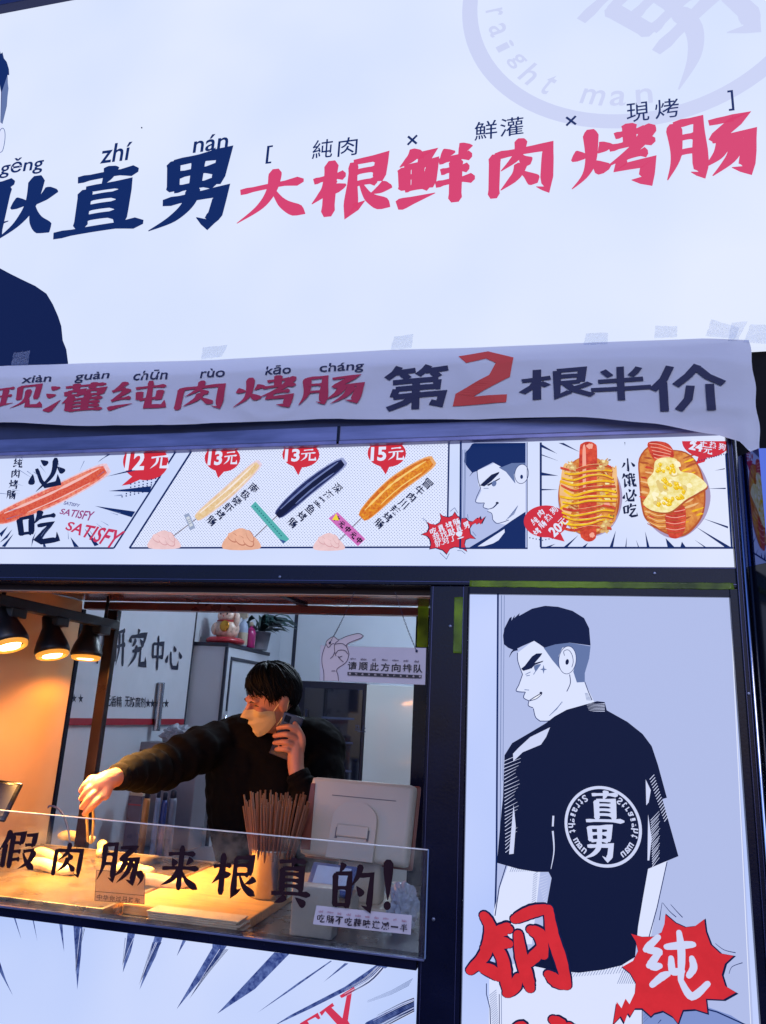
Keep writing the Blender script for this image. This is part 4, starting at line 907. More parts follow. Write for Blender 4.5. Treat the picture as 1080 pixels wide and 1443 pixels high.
GANG = [u4((285, 215), (325, 300), (295, 450), (200, 560)), u4((330, 330), (420, 300), (440, 300)), u4((290, 420), (380, 385), (440, 390)), u4((270, 540), (330, 560), (380, 600)), u4((350, 400), (400, 480), (420, 600), (440, 700)), u4((500, 330), (520, 470), (560, 610), (575, 670)), u4((430, 700), (475, 660), (500, 600)),
        u4((480, 235), (580, 190), (680, 170)), u4((690, 170), (715, 330), (770, 500), (805, 650)), u4((800, 650), (740, 620), (690, 580)), u4((580, 300), (640, 340), (660, 460)), u4((660, 400), (600, 470), (540, 520))]
chunk(a, GANG, REDP, INKB, 16.5, 21.5)
chunk(a, [u4((470, 930), (520, 910), (540, 950)), u4((720, 860), (770, 900), (800, 1000)), u4((500, 910), (480, 1000)), u4((820, 900), (850, 960))], REDP, INKB, 16.5, 21.5)
a.build('red_lettering', post)
a = Art(YP, off=.0105)
bst = u5((435, 210), (500, 265), (560, 292), (620, 285), (680, 240), (690, 320), (720, 400), (780, 455), (865, 470), (810, 520), (790, 590), (812, 660), (880, 700), (800, 745), (690, 740), (700, 830), (620, 805), (545, 810), (530, 850), (515, 895), (480, 850), (420, 815), (365, 830), (345, 850), (290, 800), (245, 800), (215, 850), (200, 830), (178, 890), (155, 850), (108, 900), (130, 760), (160, 800), (185, 740), (210, 775), (245, 700), (250, 640), (215, 580), (165, 540), (235, 500), (265, 440), (250, 380), (220, 332), (290, 352), (360, 350), (410, 325), (430, 270))
c = Vector((948, 1365)); a.poly([c+(Vector(p)-c)*1.03+Vector((1, 1)) for p in bst], INKB); a.poly(bst, REDP)
chunk(a, [u5((390, 350), (330, 410), (310, 430)), u5((320, 430), (380, 440), (400, 450)), u5((400, 440), (350, 510), (330, 530)), u5((350, 540), (400, 530)), u5((350, 650), (410, 600), (450, 580)), u5((440, 410), (540, 400), (610, 395)), u5((520, 320), (535, 450), (530, 620)), u5((530, 620), (600, 720), (700, 640)), u5((470, 480), (480, 560), (540, 560)), u5((600, 480), (610, 540), (580, 590))], PALE, PALE, 9.5, 9.6)
for q in ([(412, 130), (395, 240)], [(415, 130), (460, 185), (500, 220)], [(465, 140), (500, 180), (540, 222)], [(745, 385), (800, 425), (872, 443)], [(830, 575), (850, 530), (915, 505)], [(385, 885), (405, 862)]): a.line(u5(*q), NAVY, 1.2, (.5, 1), 4)
a.build('star_burst', post)

# ------------------------------------------------------------------ lower light box
YL = 0.
low = empty('lower_light_box', (-1.1, .02, .28), 'backlit panel below the serving window with dark speed lines and a red word', 'light box')
LX1 = P(585.5, 1400, YL).x
panel('face', XL+.085, LX1, .282, 1.0765, YL, ink((214, 224, 255), sample=True, lamp=.12), low)
BR_ = ink((34, 52, 120), c2=(96, 116, 178), scale=75)
y7 = lambda *p: zo(0, 1100, 3.273, *p); y8 = lambda *p: zo(300, 1100, 3, *p)
a = Art(YL)
for q in ([(340, 665), (382, 668), (375, 800), (358, 965)], [(590, 700), (625, 704), (605, 790), (568, 885)], [(715, 718), (752, 722), (720, 810), (645, 965)], [(990, 755), (1048, 762), (975, 860), (815, 1055)], [(0, 830), (30, 920), (62, 992), (0, 880)], [(275, 660), (290, 660), (298, 790)], [(152, 640), (158, 642), (175, 740)], [(66, 632), (74, 634), (102, 735)], [(845, 735), (860, 738), (818, 808)]):
    a.poly(y7(*q), BR_)
for q in ([(0, 690), (60, 698), (25, 750), (0, 785)], [(262, 725), (325, 732), (180, 880), (20, 985)], [(690, 780), (742, 786), (600, 870), (420, 960), (260, 1035), (180, 1100), (330, 990), (560, 870)], [(853, 920), (853, 975), (760, 1000), (640, 1060), (560, 1130), (650, 1020)], [(560, 770), (575, 772), (470, 850)], [(500, 760), (505, 762), (340, 880), (190, 980), (360, 855)]):
    a.poly(y8(*q), BR_)
for k in range(24): a.line(y8((852, 915+k*2.6), (800-k*3, 935+k*4.5), (700-k*4, 985+k*5.5)), rb.choice([INKB, PALE, BR_]), rb.uniform(.5, 1.4), (1, .2), 4)
for k in range(16): a.line(y8((700+k*2, 782+k*.4), (640+k*2, 835+k*1), (560, 880+k*2)), rb.choice([INKB, PALE, BR_]), rb.uniform(.5, 1.2), (1, .2), 4)
for (x0, y0, x1, y1) in ((318, 1334, 270, 1405), (117, 1305, 110, 1370), (186, 1318, 176, 1360), (225, 1324, 200, 1385)):
    for k in range(7): a.line([(x0-6+k*2, y0+2), ((x0+x1)/2-3+k*.9, (y0+y1)/2), (x1, y1)], rb.choice([INKB, PALE, NAVY]), .7, (1, .2), 4)
for k in range(5): a.line(y8((850-k*4, 830+k*7), (760, 880+k*4), (660, 922+k*2)), GREYB, .7, (1, .2))
a.build('speed_line_print', low)
a = Art(YL, off=.006)
CRI = ink((206, 52, 84))
a.poly(y8((455, 975), (510, 935), (518, 948), (506, 955), (552, 1000), (570, 905), (548, 915), (540, 905), (600, 868), (608, 880), (592, 890), (575, 1010), (620, 1085), (680, 1120), (600, 1180), (590, 1150), (560, 1060), (480, 970), (465, 990)), CRI)
a.poly(y8((372, 1022), (448, 976), (460, 1000), (450, 1005), (438, 995), (405, 1012), (450, 1090), (530, 1220), (500, 1240), (392, 1030), (378, 1036)), CRI)
a.poly(y8((425, 1058), (470, 1030), (480, 1045), (432, 1072)), CRI)
for k, ch in enumerate('SITAS'): a.text(ch, (392-46*k, 1482+35*k, 34 if ch != 'I' else 12, 58), CRI, .03, ang=-36)
a.build('red_lettering', low)
# ------------------------------------------------------------------ splash glass with lettering
YG = -.022
GZ1 = P(300, 1169, YG).z; GZ0 = 1.1022; GX1 = P(601, 1260, YG).x
gl = empty('splash_glass', (-1.2, YG, GZ0), 'low clear glass screen along the counter with maroon brush lettering', 'glass screen')
MB().box(XL+.1, GX1, YG, YG+.005, GZ0, GZ1-.002).build('pane', glass_mat('clear_glass', (.93, .96, .97), 1.45, .18), gl)
edge = mat('painted_edge_shine', (226, 222, 210), .25, noise=.1, scale=30)  # highlight on the upper glass edge painted as a pale strip
slab('top_edge', edge, XL+.1, GX1, YG-.0005, YG+.0055, GZ1-.0019, GZ1, gl, .0005)
slab('side_edge', mat('glass_edge_blue', (120, 140, 170), .2), GX1+.0002, GX1+.0022, YG-.0005, YG+.0055, GZ0, GZ1, gl, .0004)
slab('clamp_rail', darksteel, XL+.1, GX1, YG-.003, YG+.008, 1.0985, 1.102, gl, .0008)
MAR = mat('maroon_vinyl', (38, 12, 22), .7, spec=.2)
a = Art(YG)
for ch, b in (('假', (-2, 1169, 53, 1226)), ('肉', (73, 1186, 120, 1237)), ('肠', (139, 1186, 197, 1245)), ('来', (228, 1190, 284, 1255)), ('根', (300, 1201, 364, 1264)), ('真', (383, 1207, 442, 1275)), ('的', (468, 1215, 529, 1285))):
    a.glyph(ch, b, MAR, 13.5)
a.poly([(196, 1227), (203, 1226), (206, 1233), (203, 1241), (196, 1247), (200, 1239), (196, 1234)], MAR, 4)
a.poly([(542, 1215), (556, 1216), (550, 1262), (546, 1262)], MAR, 3); a.ell(547, 1275, 5.2, 6.2, MAR)
a.build('lettering', gl)
def sheet(name, q, y, m, parent, th=.0006):
    m_ = MB(); f = [P(px, py, y) for px, py in q]; b = [v + Vector((0, th, 0)) for v in f]
    m_._add(f+b, [(0, 1, 2, 3), (7, 6, 5, 4), (0, 4, 5, 1), (1, 5, 6, 2), (2, 6, 7, 3), (3, 7, 4, 0)]); return m_.build(name, m, parent)
PAPER = mat('sticker_paper', (196, 184, 186), .6, noise=.05, scale=30); BRN = mat('sticker_brown_print', (44, 26, 34), .6); PINKP = mat('sticker_pink_print', (170, 110, 116), .6)
s6b = lambda *p: zo(420, 1220, 5.684, *p)
q = s6b((150, 318), (913, 398), (905, 552), (120, 468))
st = sheet('sticker', q, YG-.0012, PAPER, gl); st['label'] = 'pale sticker with one row of brown brush characters'
a = Art(YG-.0012)
for i, ch in enumerate('吃肠不吃蒜味道减一半'):
    cx = 185+i*74; cy = 420+i*8.2; c = s6b((cx, cy))[0]
    if ch == '一': a.text(ch, (c[0], c[1], 10.5, 2.2), BRN, .05, ang=6)
    elif ch in GL: a.glyph(ch, (c[0], c[1], 11, 11.5), BRN, 14, ang=6)
    else: a.text(ch, (c[0], c[1], 11, 11.5), BRN, .03, ang=6)
for i, t in enumerate(('chī', 'cháng', 'bù', 'chī', 'suàn', 'wèi', 'dào', 'jiǎn', 'yī', 'bàn')):
    c = s6b((190+i*74, 362+i*8.2))[0]; a.text(t, (c[0], c[1], 2+1.5*len(t), 3.4), PINKP, .02, ang=6)
a.build('lettering', st)
q4 = lambda *p: zo(0, 1090, 4.909, *p)
q = q4((668, 665), (1008, 690), (1000, 905), (655, 880))
clr = bpy.data.materials.new('smoky_film'); clr.use_nodes = True; nt = clr.node_tree; nt.nodes.clear()
o_ = nt.nodes.new('ShaderNodeOutputMaterial'); t_ = nt.nodes.new('ShaderNodeBsdfTransparent'); d_ = nt.nodes.new('ShaderNodeBsdfTranslucent'); x_ = nt.nodes.new('ShaderNodeMixShader')
t_.inputs[0].default_value = (.62, .58, .56, 1); d_.inputs[0].default_value = lin((190, 170, 160)); x_.inputs[0].default_value = .55
nt.links.new(t_.outputs[0], x_.inputs[1]); nt.links.new(d_.outputs[0], x_.inputs[2]); nt.links.new(x_.outputs[0], o_.inputs[0])
st = sheet('sticker', q, YG+.0064, clr, gl); st['label'] = 'square smoky sticker with a row of small characters'
a = Art(YG+.0062, off=.0002)
a.line(q4((660, 815), (1004, 845)), BRN, 1); a.line(q4((668, 668), (1006, 692), (1000, 903), (658, 878), (668, 668)), BRN, .8)
for i, ch in enumerate('中华你过马路车'): c = q4((690+i*44, 845+i*4))[0]; a.text(ch, (c[0], c[1]+2, 7.6, 7.6), BRN, .02, ang=6)
a.build('lettering', st)

# ------------------------------------------------------------------ hanging board
YH = -.024
hs = empty('hanging_board', tuple(P(525, 935, YH)), 'beige board shaped with a pointing hand, hanging on two chains in the window', 'board')
h3 = lambda *p: zo(430, 870, 5.684, *p)
HANDO = [(150, 505), (152, 440), (138, 370), (140, 300), (160, 225), (172, 215), (176, 190), (205, 165), (235, 155), (265, 172), (285, 182), (340, 150), (420, 130), (455, 138), (462, 155), (450, 172), (340, 215), (345, 232)]
out = h3((118, 505), (125, 222), (160, 225), *HANDO[5:], (970, 245), (962, 540))
BRD = mat('beige_board', (196, 182, 180), .55, noise=.04, scale=20)
ts = tessellate_polygon([[Vector((p[0], p[1], 0)) for p in out]])
m = MB(); n = len(out); f = [P(px, py, YH) for px, py in out]; bk = [v+Vector((0, .003, 0)) for v in f]
m._add(f+bk, [tuple(t) for t in ts] + [tuple(n+i for i in t[::-1]) for t in ts] + [(i, (i+1) % n, n+(i+1) % n, n+i) for i in range(n)])
m.build('board', BRD, hs)
HSK = mat('board_hand_print', (206, 184, 176), .55); HLN = mat('board_line_print', (64, 44, 62), .55); BLK = mat('board_black_print', (34, 26, 30), .55)
a = Art(YH, off=.0003)
a.poly(h3(*HANDO, (352, 290), (345, 340), (310, 380), (258, 415), (270, 508)), HSK)
a.build('hand_print', hs)
a = Art(YH, off=.0012)
for q in ([(153, 507), (152, 440), (138, 370), (140, 300), (165, 225), (176, 190), (205, 165), (235, 155), (270, 178), (340, 150), (420, 130), (455, 138), (460, 160), (340, 213), (345, 260), (352, 300), (330, 360), (258, 415), (265, 460), (270, 508)],
          [(172, 215), (185, 240), (200, 235), (215, 215), (235, 210)], [(275, 182), (240, 215), (240, 270), (250, 310)], [(240, 215), (300, 210), (340, 240)], [(250, 290), (270, 265), (320, 265), (345, 295)], [(240, 280), (225, 310), (205, 330)], [(265, 310), (285, 335), (310, 358)], [(275, 320), (300, 310)], [(215, 430), (245, 428)]):
    a.line(h3(*q), HLN, .9, None, 5)
a.build('hand_outline', hs)
a = Art(YH, off=.0008)
for i, ch in enumerate('请顺此方向排队'):
    c = h3((380+i*88, 388+i*3.8))[0]; a.text(ch, (c[0], c[1], 12.6, 11.8), BLK, .02, ang=2.5)
for i, t in enumerate(('qǐng', 'shùn', 'cǐ', 'fāng', 'xiàng', 'pái', 'duì')):
    c = h3((386+i*85, 332+i*3.4))[0]; a.text(t, (c[0], c[1], 2+1.5*len(t), 3.2), HLN, .02, ang=2.5)
a.poly(h3((343, 437), (937, 463), (935, 488), (343, 463)), BLK)
for i in range(12): c = h3((362+i*51, 451+i*2.2))[0]; a.text('顺势此方向排队往右边走'[i % 11], (c[0], c[1], 3, 2.8), HSK, .02, ang=2.5)
a.build('lettering', hs)
for p0, p1 in (((500, 834), (465, 906)), ((557, 834), (587.5, 917.5))):
    m = MB(); A0, B0 = P(*p0, -.0135), P(*p1, YH-.001); L_ = (B0-A0).length; nl = int(L_/.0042); d = (B0-A0).normalized()
    for k in range(nl):
        c = A0.lerp(B0, (k+.5)/nl) + Vector((0, 0, -.006*math.sin(math.pi*k/nl))); a_ = Vector((0, 1, 0)) if k % 2 else d.cross(Vector((0, 1, 0))).normalized()
        m.tube([c+d*.0026*math.cos(t)+a_*.0013*math.sin(t) for t in [i*math.pi/4 for i in range(9)]], .0005, 5, False)
    m.ball(B0, .0028, seg=8); m.build('chain', mat('chain_metal', (60, 62, 84), .4, .8), hs, True)

# ------------------------------------------------------------------ lamp track and three heat lamps
lampblk = mat('lamp_black', (18, 16, 20), .4, noise=.2, scale=30)
tp0, tp1 = P(-140, 832, .02), P(124, 884, .62)
trk = empty('lamp_track', tuple(tp0.lerp(tp1, .5)), 'black ceiling track that carries the three heat lamps', 'lamp track')
zt = 1.775
MB().box(-1.472, -1.438, .06, .66, zt, zt+.03, .003).build('rail', lampblk, trk)
for y in (.12, .6): MB().tube([(-1.455, y, zt+.03), (-1.455, y, 1.873)], .006).build('hanger', lampblk, trk, True)
bulb = bpy.data.materials.new('lit_bulb'); bulb.use_nodes = True; bb = bulb.node_tree.nodes['Principled BSDF']; bb.inputs['Emission Color'].default_value = (1, .72, .36, 1); bb.inputs['Emission Strength'].default_value = 9
rimm = bpy.data.materials.new('lit_glass_rim'); rimm.use_nodes = True; bb = rimm.node_tree.nodes['Principled BSDF']; bb.inputs['Base Color'].default_value = (.5, .25, .05, 1); bb.inputs['Emission Color'].default_value = (1, .42, .05, 1); bb.inputs['Emission Strength'].default_value = .75; bb.inputs['Roughness'].default_value = .15
for (px, py, y, tilt, lab) in ((121.5, 925, .56, 3, 'black heat lamp nearest the brown rear post, furthest along the track'), (74, 921, .34, 17, 'middle black heat lamp on the track'), (14, 908, .15, 24, 'front black heat lamp of the track, cut off by the left picture edge')):
    c = P(px, py, y); M = Matrix.Translation(c) @ Euler((R(-4), R(-tilt), 0)).to_matrix().to_4x4()
    lp = empty('heat_lamp', tuple(c), lab, 'heat lamp', 'heat lamps over the grill')
    k = 1.02
    MB().lathe([(.0445*k, .0), (.0475*k, .006), (.0475*k, .014), (.041*k, .036), (.031*k, .06), (.024*k, .078), (.023*k, .112), (.016, .118)], 28, M, True).build('housing', lampblk, lp, True)
    MB().lathe([(.0445*k, .0005), (.043*k, -.008), (.037*k, -.011), (.034*k, -.006), (.034*k, -.001)], 28, M, False).build('rim', rimm, lp, True)
    m = MB()
    for (dx, dy) in ((.011, 0), (-.011, 0), (0, .011), (0, -.011)): m.ball((dx, dy, -.0055), (.019, .019, .0045), M, 14)
    m.build('bulb', bulb, lp, True)
    top = M @ Vector((0, 0, .112)); m = MB()
    m.box(-.02, .02, -.03, .03, -.012, .016, .004, Matrix.Translation(Vector((-1.455, y+.02, zt-.012))))
    m.tube([top, (top + Vector((-1.455, y+.02, zt-.012)))/2 + Vector((.004, .008, 0)), Vector((-1.455, y+.02, zt-.012))], .011, 10)
    m.box(-.026, .026, -.006, .006, -.03, .012, .002, M @ Matrix.Translation(Vector((0, .02, .108))))
    m.build('bracket', lampblk, lp)
    ld = bpy.data.lights.new('heat_lamp_light', 'SPOT'); ld.energy = 7; ld.color = (1, .34, .04); ld.spot_size = R(168); ld.spot_blend = .35; ld.shadow_soft_size = .03
    lo = bpy.data.objects.new('heat_lamp_light', ld); col.objects.link(lo); lo.parent = lp; lo.matrix_world = Matrix.Identity(4)
    nd = bpy.data.lights.new('heat_lamp_beam', 'SPOT'); nd.energy = 170; nd.color = (1, .5, .14); nd.spot_size = R(66); nd.spot_blend = .8; nd.shadow_soft_size = .03
    no = bpy.data.objects.new('heat_lamp_beam', nd); col.objects.link(no); no.parent = lp; no.matrix_local = Euler((R(2), R(-tilt*.4-18), 0)).to_matrix().to_4x4() @ Matrix.Translation(Vector((0, 0, -.02)))
    q = Matrix.Translation(Vector((0, 0, 0))) @ Euler((R(4), R(-tilt-9), 0)).to_matrix().to_4x4() @ Matrix.Translation(Vector((0, 0, -.02))); lo.matrix_local = q

# ------------------------------------------------------------------ counter things
ZC = 1.0842
def PZ(px, py, z):
    w = RW @ Vector((px-PHW/2, py-PHH/2, F)); return CAM + w*((z-CAM.z)/w.z)
# grill tray with sausages
gr = empty('grill_tray', (-1.3, .34, ZC), 'shallow steel grill tray full of warm light on the left of the counter', 'grill')
warmsteel = mat('worn_steel', (176, 160, 132), .3, .75, noise=.25, scale=25, bump=.1)
m = MB(); m.box(-1.58, -.98, .03, .62, ZC, ZC+.006)
for x0, x1, y0, y1 in ((-1.58, -.98, .03, .038), (-1.58, -.98, .612, .62), (-1.58, -1.572, .038, .612), (-.988, -.98, .038, .612)): m.box(x0, x1, y0, y1, ZC+.006, ZC+.022, .001)
m.build('tray', warmsteel, gr)
slab('hot_plate', mat('griddle_plate', (92, 74, 50), .3, .3, noise=.3, scale=14, bump=.12, bscale=30), -1.571, -.989, .039, .611, ZC+.0065, ZC+.02, gr, .002)
sausm = mat('grilled_sausage', (240, 206, 140), .3, noise=.25, scale=30, bump=.1, coat=.4)
for i, (px, py, L_, an, lab) in enumerate(((108, 1180, .12, 10, 'sausage at the back of the grill under the hand'), (142, 1196, .13, -58, 'slanting sausage behind the third glass character'), (70, 1222, .15, -6, 'long sausage on the grill behind the first glass characters'), (66, 1206, .1, -8, 'short browned sausage at the left end of the grill'), (225, 1243, .14, 16, 'sausage at the right end of the grill behind the glass comma'), (190, 1226, .11, 8, 'sausage in the middle of the grill beside the smoky sticker'))):
    c = PZ(px, py, ZC+.033); d = Vector((math.cos(R(an)), math.sin(R(an)), 0)); s_ = random.Random(i)
    pts = [c + d*L_*(k/10-.5) + Vector((0, 0, .004*math.sin(k*.6))) + Vector((-d.y, d.x, 0))*.006*math.sin(math.pi*k/10) for k in range(11)]
    rr = [.0155*(.35+.65*min(1, math.sin(math.pi*(k*.94+.3)/10)*2.2)) for k in range(11)]
    o = MB().tube(pts, rr, 14).build('sausage', sausm, None, True); tag(o, lab, 'sausage', 'sausages on the grill')
# wooden board and paper on the right of the grill
wood = mat('honey_wood', (196, 146, 82), .45, noise=.25, scale=8, stretch=(1, 14, 14), bump=.08)
o = MB().box(-.97, -.66, .09, .6, ZC, ZC+.022, .004).build('chopping_board', wood); tag(o, 'honey coloured wooden board on the counter under the steel cup', 'board')
pp = empty('paper_stack', (-.75, .12, ZC), 'stack of crumpled paper bags lying at the front of the counter below the cup', 'paper')
pm = mat('kraft_paper', (206, 178, 146), .8, noise=.12, scale=20, bump=.3); rp = random.Random(2)
for k in range(7):
    w = MB().box(-.875+rp.uniform(-.012, .012), -.66+rp.uniform(-.012, .012), -.0+.03, .084, ZC+.0005+k*.0042, ZC+.0036+k*.0042, .0006, None); w.build('paper_bag', pm, pp)
# steel cup full of skewers
cx, cy = P(385, 1200, .3).x, .3; zb = ZC+.0225; zr = P(385, 1194, .3).z
cup = empty('steel_cup', (cx, cy, zb), 'tall brushed steel cup packed with brown bamboo skewers', 'cup')
MB().lathe([(.05, 0), (.054, .003), (.054, zr-zb-.004), (.0555, zr-zb-.002), (.0535, zr-zb), (.052, zr-zb-.003), (.051, .006), (0.001, .005)], 40, Matrix.Translation(Vector((cx, cy, zb))), False).build('body', mat('cup_steel', (176, 166, 150), .26, .95, noise=.1, scale=30, stretch=(1, 1, .05)), cup, True)
bam = mat('brown_bamboo', (112, 60, 28), .6, noise=.3, scale=60, stretch=(1, 1, .1))
L_ = .214; proto = None; rk = random.Random(11)
for k in range(84):
    if k < 36: an = k/36*2*math.pi; rad = .0455
    elif k < 64: an = k/28*2*math.pi+.2; rad = .034
    else: an = k/20*2*math.pi; rad = .018
    bx, by = cx+rad*.72*math.cos(an), cy+rad*.72*math.sin(an); lean = (rad/.045)*R(13)+R(rk.uniform(-2.2, 2.2)); ln = rk.uniform(.93, 1.1)
    if proto is None:
        o = MB().tube([(0, 0, 0), (0, 0, L_*.5), (0, 0, L_)], [.0018, .0021, .0021], 7).build('skewer', bam, None, True); proto = o
    else: o = proto.copy(); col.objects.link(o)
    o.location = (bx, by, zb+.006); axis = Vector((-math.sin(an+rk.uniform(-.2, .2)), math.cos(an), 0)); o.rotation_euler = Matrix.Rotation(lean, 3, axis).to_euler(); o.scale = (1, 1, ln)
    tag(o, 'thin brown bamboo skewer standing in the steel cup', 'skewer', 'bamboo skewers in the steel cup')
# payment terminal seen from behind
white = mat('cream_plastic', (172, 160, 142), .4, noise=.04, scale=6)
pc = P(505, 1152, .36); pos = empty('payment_terminal', (pc.x, .4, ZC), 'cream payment terminal seen from behind on a tall stand', 'terminal')
M = Matrix.Translation(pc) @ Euler((R(-14), 0, R(-8))).to_matrix().to_4x4()
MB().box(-.142, .142, -.012, .03, -.1, .088, .012, M).build('screen_housing', white, pos, True)
brp = mat('painted_shade_plastic', (112, 58, 40), .4)  # warm shade on the terminal's side put into this brown
MB().box(-.146, .146, .0305, .04, -.104, .092, .006, M).build('screen_frame', brp, pos, True)
m = MB(); vv = [M @ Vector(p) for p in ((-.139, -.0145, .07), (-.128, -.0145, .07), (-.112, -.0145, -.088), (-.139, -.0145, -.088), (-.143, -.004, .072), (-.126, -.004, .072), (-.11, -.004, -.09), (-.143, -.004, -.09))]
m._add(vv, [(0, 1, 2, 3), (7, 6, 5, 4), (0, 4, 5, 1), (1, 5, 6, 2), (2, 6, 7, 3), (3, 7, 4, 0)]); m.build('side_trim', brp, pos)
MB().box(-.075, .1, -.0135, -.0122, .045, .0465, 0, M).build('vent_slot', mat('slot_dark', (90, 84, 84), .6), pos)
m = MB()
arch = [(-.062, -.1)] + [(-.06*math.cos(math.pi*i/14)*1.0, -.01+.045*math.sin(math.pi*i/14)) for i in range(15)] + [(.062, -.1)]
t = bmesh.new(); vs = [t.verts.new((x, -.024, z)) for x, z in arch]; t.faces.new(vs); r_ = bmesh.ops.extrude_face_region(t, geom=t.faces[:]); bmesh.ops.translate(t, vec=(0, .0115, 0), verts=[v for v in r_['geom'] if isinstance(v, bmesh.types.BMVert)]); m.merge(t, M)
m.build('hinge_cover', white, pos)
for sx_ in (-1, 1): MB().box(sx_*.042-.003, sx_*.042+.003, -.0265, -.0242, -.055, -.03, .0005, M).build('bracket_mark', mat('slot_dark', (90, 84, 84), .6), pos)
MB().box(-.042, .042, -.0285, -.0243, -.05, -.022, .003, M).build('hinge_plate', white, pos)
m = MB(); cz = pc.z-.1
st_pts = [(-.058, 0), (.058, 0), (.066, -.1), (-.066, -.1)]
m.box(-.055, .055, -.035, .035, ZC+.012, cz+.02, .012, Matrix.Translation(Vector((pc.x+.012, pc.y+.02, 0)))); m.build('stand_neck', white, pos, True)
MB().box(-.1, .1, -.06, .09, ZC, ZC+.016, .006, Matrix.Translation(Vector((pc.x+.012, pc.y+.02, 0)))).build('stand_base', white, pos, True)
# little blue framed screen in front of it
tb = P(468, 1240, .2); ts_ = empty('card_reader', (tb.x, .2, ZC), 'small blue framed card reader with a pale screen in front of the terminal', 'card reader')
M = Matrix.Translation(tb) @ Euler((R(-38), 0, R(-6))).to_matrix().to_4x4()
MB().box(-.055, .055, -.008, .008, -.036, .034, .004, M).build('frame', mat('blue_plastic', (34, 62, 120), .35), ts_, True)
MB().box(-.041, .043, -.0094, -.0081, -.025, .026, 0, M).build('screen', mat('pale_screen', (170, 186, 202), .2), ts_)
MB().box(tb.x-.05, tb.x+.05, .2, .27, ZC, tb.z-.03, .006).build('body', white, ts_, True)
bx = P(424, 1278, .08); cb = empty('card_box', (bx.x, .1, ZC), 'small cream box with printed code marks at the front of the counter', 'box')
MB().box(P(410, 1270, .08).x, P(470, 1270, .08).x, .084, .13, ZC, P(440, 1250, .084).z, .004).build('body', white, cb, True)
# crumpled clear bag
def crumple(name, c, r, m, label, cat, amp=.3, seed=0):
    b = bmesh.new(); bmesh.ops.create_icosphere(b, subdivisions=4, radius=1)
    for v in b.verts:
        n = v.co.normalized(); d = 1+amp*(mnoise.noise(n*2.3+Vector((seed, 0, 0)))+.6*abs(mnoise.noise(n*6+Vector((0, seed, 0))))-.3)
        v.co = Vector((n.x*r[0], n.y*r[1], n.z*r[2]))*d
        if v.co.z < -r[2]*.8: v.co.z = -r[2]*.8
        v.co += Vector(c)
    me = bpy.data.meshes.new(name); b.to_mesh(me); b.free(); o = link(name, me, m, None, False); return tag(o, label, cat)
bagm = mat('plastic_bag', (150, 156, 170), .25, noise=.1, scale=40)
pb = P(567, 1245, .22); crumple('plastic_bag', (pb.x, .24, ZC+.042), (.034, .04, .05), bagm, 'crumpled white plastic bag beside the terminal stand', 'bag', .5, 3)


# ------------------------------------------------------------------ back room
# slogan board on the side wall
XB = XW+.012
def side(px, py):
    w = RW @ Vector((px-PHW/2, py-PHH/2, F)); return CAM + w*((XB-.0-CAM.x)/w.x)
c0, c1 = side(268, 940), side(66, 1000)
wb = empty('slogan_board', (XB, 1.4, 1.4), 'white slogan board with black characters, stars and a red lower edge on the side wall', 'board')
zb_, zt_ = side(255, 1013).z, 2.2
MB().box(XW+.001, XB, .76, c0.y, zb_, zt_).build('board', mat('white_board', (206, 210, 222), .4, noise=.03), wb)
slab('red_edge', mat('red_trim', (150, 30, 46), .45), XW+.001, XB+.002, .76, c0.y, zb_-.028, zb_-.001, wb, .001)
slab('board_edge', seam, XW+.001, XB+.002, c0.y+.0005, c0.y+.014, zb_-.028, zt_, wb, .001)
class SideArt(Art):
    def w(s, px, py): p = side(px, py); return (p.y, p.z)
SB = mat('board_navy_letters', (28, 32, 58), .6)
a = SideArt(0, lambda y, z, d: (XB+d, y, z), off=.0006)
b3 = lambda *p: zo(80, 840, 4.909, *p)
for ch, q in (('心', [(208, 883), (257, 897), (254, 957), (203, 950)]),):
    pass
for ch, q in (('研', [(362, 222), (478, 205), (472, 490), (352, 480)]), ('究', [(505, 225), (628, 228), (612, 500), (486, 494)]), ('中', [(655, 262), (752, 280), (742, 520), (640, 505)]), ('心', [(758, 312), (868, 330), (858, 520), (745, 512)])):
    a.glyph(ch, None, SB, 13.5, q=b3(*q))
a.glyph('中', None, SB, 13, q=b3((235, 190), (340, 195), (330, 470), (222, 465)))
a.build('headline', wb)
a = SideArt(0, lambda y, z, d: (XB+d, y, z), off=.0006)
def star(cx, cy, r, rx):
    pts = []
    for i in range(10): t = -math.pi/2+i*math.pi/5; q = r if i % 2 == 0 else r*.42; pts.append((cx+rx*q*math.cos(t), cy+q*math.sin(t)))
    a.poly(pts, SB)
for x, y in ((74, 710), (120, 708), (166, 710), (632, 742), (662, 743), (696, 744), (728, 744), (758, 744)): star(*b3((x, y))[0], 7, .55)
for i, ch in enumerate('无香精'): c = b3((355+i*38, 725+i*3))[0]; a.text(ch, (c[0], c[1], 7.6, 15.5), SB, .008, ang=1)
for i, ch in enumerate('无防腐剂'): c = b3((487+i*36, 730+i*2))[0]; a.text(ch, (c[0], c[1], 7, 14.5), SB, .008, ang=1)
c = b3((210, 712))[0]; a.text('无', (c[0], c[1], 8, 16), SB, .03)
a.build('small_lettering', wb)
